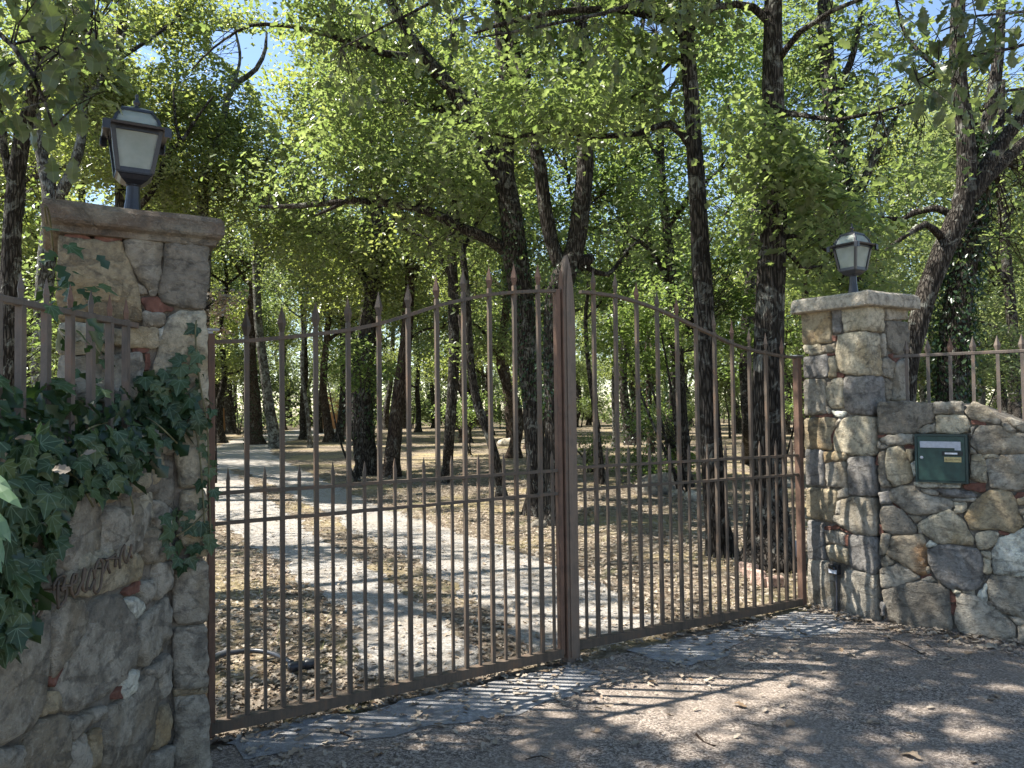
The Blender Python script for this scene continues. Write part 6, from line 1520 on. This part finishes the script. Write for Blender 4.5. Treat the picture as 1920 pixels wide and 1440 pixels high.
# dry leaves caught on the ivy
for (x, y, dl) in ((105, 765, 'orange-brown leaf caught on the ivy below the second railing bar'), (135, 760, 'brown leaf caught on the ivy below the third railing bar'), (60, 825, 'curled brown leaf on the ivy by the foot of the first railing bar'), (12, 855, 'large tan leaf on the ivy at the left edge'), (95, 880, 'reddish leaf low in the ivy above the wall stones'), (150, 855, 'dark brown leaf in the middle of the ivy mound'), (20, 870, 'folded orange leaf under the large tan one on the ivy')):
    P, nn = ivy_spot(x, y, .09); o = bpy.data.objects.new('fallen_leaf', oak_leaf_mesh('dry_leaf', x, DRY_ONE) if not bpy.data.meshes.get('dry_leaf') else bpy.data.meshes['dry_leaf']); COL.objects.link(o)
    o.location = tuple(P); o.rotation_euler = facing(np.array([.3, -.4, .8]) + rng.normal(size=3) * .3, rng.normal(size=3)); o.scale = (.06,) * 3
    tag(o, dl, 'leaf', 'dry leaves caught on the ivy')
# pale leaves of a shrub by the camera, at the left edge
sh = thing('laurel_shrub', 'pale green long-leaved shrub reaching in at the left edge, before the ivy', 'shrub', (-1.35, 1.25, 0))
MB().tube([(-1.35, 1.25, -.05), (-1.2, 1.27, .6), (-1.06, 1.3, 1.25), (-.98, 1.33, 1.42)], [.012, .010, .007, .003], 7).build('stem', STEM, sh, True)
LAUREL = leaf_mat('laurel_leaf', [(.10, .17, .08), (.15, .22, .12)], [(.15, .22, .08), (.18, .26, .1)], .2, .3, rnd='object')
hl = [(.03, .04), (.14, .25), (.17, .5), (.11, .78), (0, 1)]
V = [(0, 0, 0), (0, .25, .02), (0, .5, .0), (0, .78, -.06), (0, 1, -.18)]; Fc = []
for sg in (1, -1):
    b = len(V)
    for x, y in hl[:-1]: V.append((sg * x, y, .3 * x - .18 * y * y))
    for f in ((0, b, b + 1, 1), (1, b + 1, b + 2, 2), (2, b + 2, b + 3, 3), (3, b + 3, 4)): Fc.append(f if sg > 0 else f[::-1])
lm_ = bpy.data.meshes.new('leaf'); lm_.from_pydata(V, [], Fc); lm_.materials.append(LAUREL); lm_.update()
for (x0, y0, x1, y1, d) in ((-30, 905, 46, 935, 1.35), (-25, 950, 38, 975, 1.33), (-30, 985, 34, 1020, 1.33), (-40, 1010, 8, 1075, 1.32), (-60, 960, 10, 1000, 1.4), (-50, 880, 20, 905, 1.42)):
    p, q = at(x0, y0, d), at(x1, y1, d - .03); L = np.linalg.norm(q - p)
    o = bpy.data.objects.new('leaf', lm_); COL.objects.link(o); o.parent = sh; o.location = tuple(p - wloc(sh)); o.scale = (L * .75, L * .9, L * .9)
    o.rotation_euler = facing(np.array([.25, -.7, .75]) + rng.normal(size=3) * .2, q - p)

# ------------------------------------------------------------------ on the ground
def scatter(n, fn, size, mat, name, label, kind='stuff', flat=.80):
    P = fn(n); V, lo, si = leaf_batch(P, size, 1, flat, .0)
    o = bigmesh(name, V, lo, si, mat); o['kind'] = 'stuff'; tag(o, label, 'litter'); return o
def in_wood(n):
    y = 3.6 + rng.random(n * 3) ** 1.7 * 15; x = (rng.random(n * 3) * 2 - 1) * (y * .72 + .5)
    P = np.stack([x, y, np.full(n * 3, .012) + rng.random(n * 3) * .012], 1)
    side = (P - A) @ N_ < .02
    px, py, z = project(P); onp = inpoly(px, py, pp) & ~inpoly(P[:, 0], P[:, 1], [tuple(q[:2]) for q in side_[0] + side_[1][::-1]])
    return P[side & (~onp | (rng.random(n * 3) < .22))][:n]
scatter(34000, in_wood, .042, DRY, 'leaf_litter', 'dry oak leaf litter over the woodland floor behind the gate')
def on_road(n):
    u = rng.random(n); s = rng.random(n) * 4.6; w = .05 + np.abs(rng.normal(size=n)) * .35
    a = A + np.outer(s, U_) + np.outer(w, N_)
    t = rng.random(n) * 1.3; b = WR0 + np.outer(t, WRD) + np.outer(.02 + np.abs(rng.normal(size=n)) * .16, WRN)
    c = np.stack([rng.random(n) * 5 - 1.2, 2 + rng.random(n) * 3.6, np.zeros(n)], 1)
    j = CR + np.outer(rng.random(n) * .55, JD) + np.outer(.02 + np.abs(rng.normal(size=n)) * .07, JN)
    P = np.where((u < .35)[:, None], a, np.where((u < .66)[:, None], b, np.where((u < .90)[:, None], c, j)))
    P[:, 2] = .012 + rng.random(n) * .01
    ok = ((P - WR0) @ WRN > .01) | (P[:, 0] < 2.6)
    return P[ok]
scatter(1500, on_road, .045, DRY, 'leaf_litter', 'scattered dry leaves along the gate and the foot of the right wall')
# grit
n = 11000
y = 1.9 + rng.random(n) ** 1.3 * 5; x = (rng.random(n) * 2 - 1) * (y * .75); P = np.stack([x, y, np.full(n, .006)], 1)
P = P[((P - A) @ N_ > .06) & (((P - WR0) @ WRN > .02) | (P[:, 0] < 2.6))]; m_ = len(P); r = .0025 + .0045 * rng.random(m_) ** 2
tet = np.array([(1, 0, -.3), (-.5, .87, -.3), (-.5, -.87, -.3), (0.1, 0.05, .9)])
an = rng.random(m_) * 6.28; ca, sa = np.cos(an), np.sin(an)
V = np.empty((m_, 4, 3))
for k in range(4): V[:, k] = P + np.stack([(tet[k, 0] * ca - tet[k, 1] * sa) * r, (tet[k, 0] * sa + tet[k, 1] * ca) * r, tet[k, 2] * r], 1)
lo = (np.arange(m_)[:, None] * 4 + np.array([0, 1, 3, 1, 2, 3, 2, 0, 3])).ravel()
GRIT = leaf_mat('grit', [(.16, .14, .12), (.30, .26, .22), (.45, .41, .36)], [(.2, .2, .2)] * 3, 0.0, .9, spec=.1)
o = bigmesh('grit', V.reshape(-1, 3), lo, np.full(m_ * 3, 3), GRIT); o['kind'] = 'stuff'; tag(o, 'loose grit lying on the forecourt', 'grit')
# dry grass
n = 9000
y = 4.2 + rng.random(n) ** 1.4 * 16; x = (rng.random(n) * 2 - 1) * (y * .7); P = np.stack([x, y, np.zeros(n)], 1)
px, py, z = project(P); ok = ((P - A) @ N_ < -.1) & ~inpoly(px, py, pp) & (vnoise(x * .9, y * .9) > .45); P = P[ok]; m_ = len(P)
an = rng.random(m_) * 6.28; h = .03 + .07 * rng.random(m_); d = np.stack([np.cos(an), np.sin(an), np.zeros(m_)], 1)
V = np.empty((m_, 3, 3)); V[:, 0] = P + d * .003; V[:, 1] = P - d * .003; V[:, 2] = P + np.stack([-np.sin(an) * h * .8, np.cos(an) * h * .8, h * .8], 1)
GRASS = leaf_mat('dry_grass', [(.34, .27, .13), (.42, .36, .19), (.16, .19, .06)], [(.4, .33, .15), (.45, .4, .2), (.25, .3, .08)], .3, .7, spec=.15)
o = bigmesh('dry_grass', V.reshape(-1, 3), np.arange(m_ * 3), np.full(m_, 3), GRASS); o['kind'] = 'stuff'; tag(o, 'thin dry grass on the woodland floor', 'grass')
# single fallen leaves one can pick out on the forecourt
FALL = [oak_leaf_mesh('fallen_leaf', 40 + k, DRY_ONE) for k in range(3)]
SPOTS = [(1128, 1372, 'long pale oak leaf lying beside the orange-brown one on the forecourt', .085), (1205, 1390, 'orange-brown leaf lying flat near the bottom of the picture', .06), (1118, 1302, 'crumpled pale leaf in the sun before the meeting post', .075), (1130, 1316, 'larger curled leaf touching the crumpled one before the meeting post', .085),
 (1576, 1214, 'small pale leaf on the dark soil before the letterbox pillar', .05), (1514, 1213, 'thin curled leaf left of the small pale leaf before the letterbox pillar', .06), (1718, 1222, 'broad leaf among the litter below the letterbox', .08), (1785, 1232, 'long lobed leaf below the blue-grey stone of the right wall', .10),
 (1492, 1352, 'leaf on the shaded grit near the twig', .075), (1660, 1354, 'pale leaf in the sun patch below the right wall', .085), (1732, 1424, 'big lobed leaf at the lower right of the picture', .10), (575, 1412, 'leaf on the moss at the foot of the left gate leaf', .07),
 (520, 1366, 'reddish curled leaf under the bottom rail of the left gate leaf', .10), (460, 1373, 'pale ragged leaf by the left hinge stile', .08), (1372, 1318, 'lobed leaf on the sunlit patch of forecourt', .08), (1825, 1222, 'bright tan leaf against the foot of the right wall', .07), (1855, 1300, 'leaf in the shade at the right edge', .07), (1290, 1270, 'light leaf on the edge of the concrete before the right gate leaf', .05), (860, 1340, 'leaf on the worn concrete before the left gate leaf', .06), (700, 1420, 'leaf on the dark grit at the bottom edge', .07)]
for k, (x, y, lab, sz) in enumerate(SPOTS):
    p = ground(x, y, .016); o = bpy.data.objects.new('fallen_leaf', FALL[k % 3]); COL.objects.link(o); o.location = tuple(p)
    o.rotation_euler = ((random.random() - .5) * .5, (random.random() - .5) * .5, random.random() * 6.28); o.scale = (sz,) * 3
    tag(o, lab, 'leaf', 'fallen leaves on the forecourt')
for k, (a, b, r, lab) in enumerate((((1305, 1376), (1342, 1398), .006, 'stout brown twig lying in the sun patch near the bottom'), ((1665, 1196), (1740, 1232), .004, 'thin dark twig below the letterbox wall'), ((620, 1366), (660, 1382), .006, 'dark twig on the concrete before the left gate leaf'), ((985, 1424), (1040, 1428), .003, 'fine twig at the bottom edge of the picture'))):
    p, q = ground(*a, .012), ground(*b, .012); m = (p + q) / 2 + rng.normal(size=3) * .01 + Z_ * .008; sp_, sr_ = smooth_path([p, m, q], [r, r * .9, r * .5], .03)
    tag(MB().tube(sp_, sr_, 7).build('twig', BARK_R, None, True), lab, 'twig', 'twigs on the forecourt')
# black drain hose behind the left leaf
HOSE = plain('black_hose', (.025, .027, .032), .35, 0, .5, .0005, 60, .3); HOSE_G = plain('grey_hose', (.16, .165, .175), .45, 0, .4, .0005, 60, .2)
hs = thing('drain_hose', 'black and grey ribbed hose lying on dry leaves behind the left gate leaf', 'hose', ground(480, 1240))
hp = lambda l, z: [ground(x, y) + Z_ * z for x, y in l]
sp_, sr_ = smooth_path(hp([(395, 1262), (415, 1247), (445, 1240), (480, 1238), (515, 1245), (548, 1262)], .06), [.016] * 6, .03)
MB().tube(sp_, sr_, 10).build('hose', HOSE, hs, True)
sp_, sr_ = smooth_path(hp([(380, 1262), (405, 1246), (425, 1238)], .055), [.016] * 3, .03)
MB().tube(sp_, sr_, 10).build('grey_end', HOSE_G, hs, True)
p, q = hp([(540, 1268), (594, 1258)], .05); d = (q - p) / np.linalg.norm(q - p)
MB().loft([[c for c in tube_rings([p + d * t, p + d * (t + .01)], rr, 14)[0]] for t, rr in ((0, .022), (.012, .030), (.08, .031), (.083, .027), (.10, .027), (.103, .031), (.17, .030), (.172, .022))]).build('coupling', HOSE, hs, True)
# pale post behind the right hinge stile, edging stones, white bag
c = ground(1496, 1066); vp = thing('marker_post', 'short blue-grey plastic post behind the right hinge stile', 'post', c)
MB().loft([[c + np.array([math.cos(a) * r, math.sin(a) * r, z]) for a in np.linspace(0, 6.283, 17)[:-1]] for r, z in ((.05, -.02), (.05, .25), (.046, .26), (.02, .265))]).build('tube', plain('blue_grey_plastic', (.38, .41, .47), .45), vp, True)
PINK = stone_mat('pinkish_edging_stone', (.38, .27, .23))
for k, (x, y, w, lab) in enumerate(((1404, 1074, .10, 'pinkish edging stone behind the right gate leaf, end of the curved border'), (1414, 1086, .12, 'pinkish edging stone in the middle of the curved border'), (1428, 1098, .11, 'pinkish edging stone nearest the gate in the curved border'), (1448, 1100, .10, 'grey-pink edging stone turning the corner of the curved border'))):
    p = ground(x, y); d = np.array([.55, -.83, 0]) if k < 3 else np.array([1, .1, 0]); e = np.array([-d[1], d[0], 0])
    tag(MB().box(p + Z_ * .04, d, e, Z_, w, .03, .05, .012).build('edging_stone', PINK, None, False, origin=p), lab, 'stone', 'edging stones behind the gate')
def rock(px, py, r, lab, mat, grp='pale boulders in the wood'):
    c = ground(px, py); bm = bmesh.new(); bmesh.ops.create_icosphere(bm, subdivisions=3, radius=1)
    sd = random.random() * 50; sx, sy, sz = r * (.9 + .4 * random.random()), r * (.8 + .3 * random.random()), r * (.5 + .3 * random.random())
    V = []
    for v in bm.verts:
        q = np.array(v.co); k = 1 + .30 * mnoise.noise(Vector(q * 1.3 + sd)) + .12 * mnoise.noise(Vector(q * 3.7 + sd)); V.append(c + q * k * np.array([sx, sy, sz]) + Z_ * sz * .35)
    o = mesh('boulder', V, [tuple(x.index for x in f.verts) for f in bm.faces], mat, None, True, origin=c); bm.free(); return tag(o, lab, 'rock', grp)
for a in ((955, 836, .38, 'pale boulder at the foot of the brown trunk left of the meeting post'), (985, 832, .25, 'small boulder touching the pale boulder left of the meeting post'), (1005, 842, .3, 'boulder half behind the ivy-clad oak left of the meeting post'), (1232, 925, .34, 'flat brown boulder behind the rails of the right gate leaf'), (1300, 938, .16, 'white stone beside the slender straight oak'),
          (1268, 930, .14, 'small white stone between the flat brown boulder and the slender oak'), (1472, 912, .14, 'small pale stone right of the thickest trunk'), (1212, 885, .2, 'pale stone in the undergrowth between the ivy trunks'), (1372, 1018, .06, 'white pebble between the two big trunks behind the right gate leaf'), (1010, 988, .09, 'small grey stone at the foot of the ivy-clad oak')):  # the white bag is a pebble-shaped stand-in among the stones
    rock(a[0], a[1], a[2], a[3], ST['g'] if 'white' in a[3] or 'pale' in a[3] else ST['d'])
# ochre building glimpsed at the end of the drive
OCH = plain('ochre_render', (.46, .235, .115), .9, 0, .2, .002, 8, .15); TILE = plain('terracotta', (.34, .15, .09), .8)
for (xa, xb, dep, h, lab) in ((330, 430, 52, 1.5, 'low orange garden wall glimpsed beyond the drive beside the left pillar'), (600, 646, 56, 2.6, 'ochre building wall glimpsed between trunks at the end of the drive')):
    p, q = at(xa, 780, dep), at(xb, 780, dep); p[2] = q[2] = 0; c = (p + q) / 2; L = abs(q[0] - p[0]) / 2
    gw = thing('ochre_wall', lab, 'wall', c, 'ochre walls at the end of the drive')
    MB().box(c + Z_ * (h / 2 - .05), (1, 0, 0), (0, 1, 0), Z_, L, .2, h / 2 + .05).build('rendered_wall', OCH, gw)
    MB().box(c + Z_ * (h + .05), (1, 0, 0), (0, 1, 0), Z_, L + .06, .28, .05, .02).build('coping', TILE, gw)
    for e in (-1, 1): MB().box(c + np.array([e * (L - .2), -.12, h / 2 + .05]), (1, 0, 0), (0, 1, 0), Z_, .22, .22, h / 2 + .1, .02).build('pier', OCH, gw)
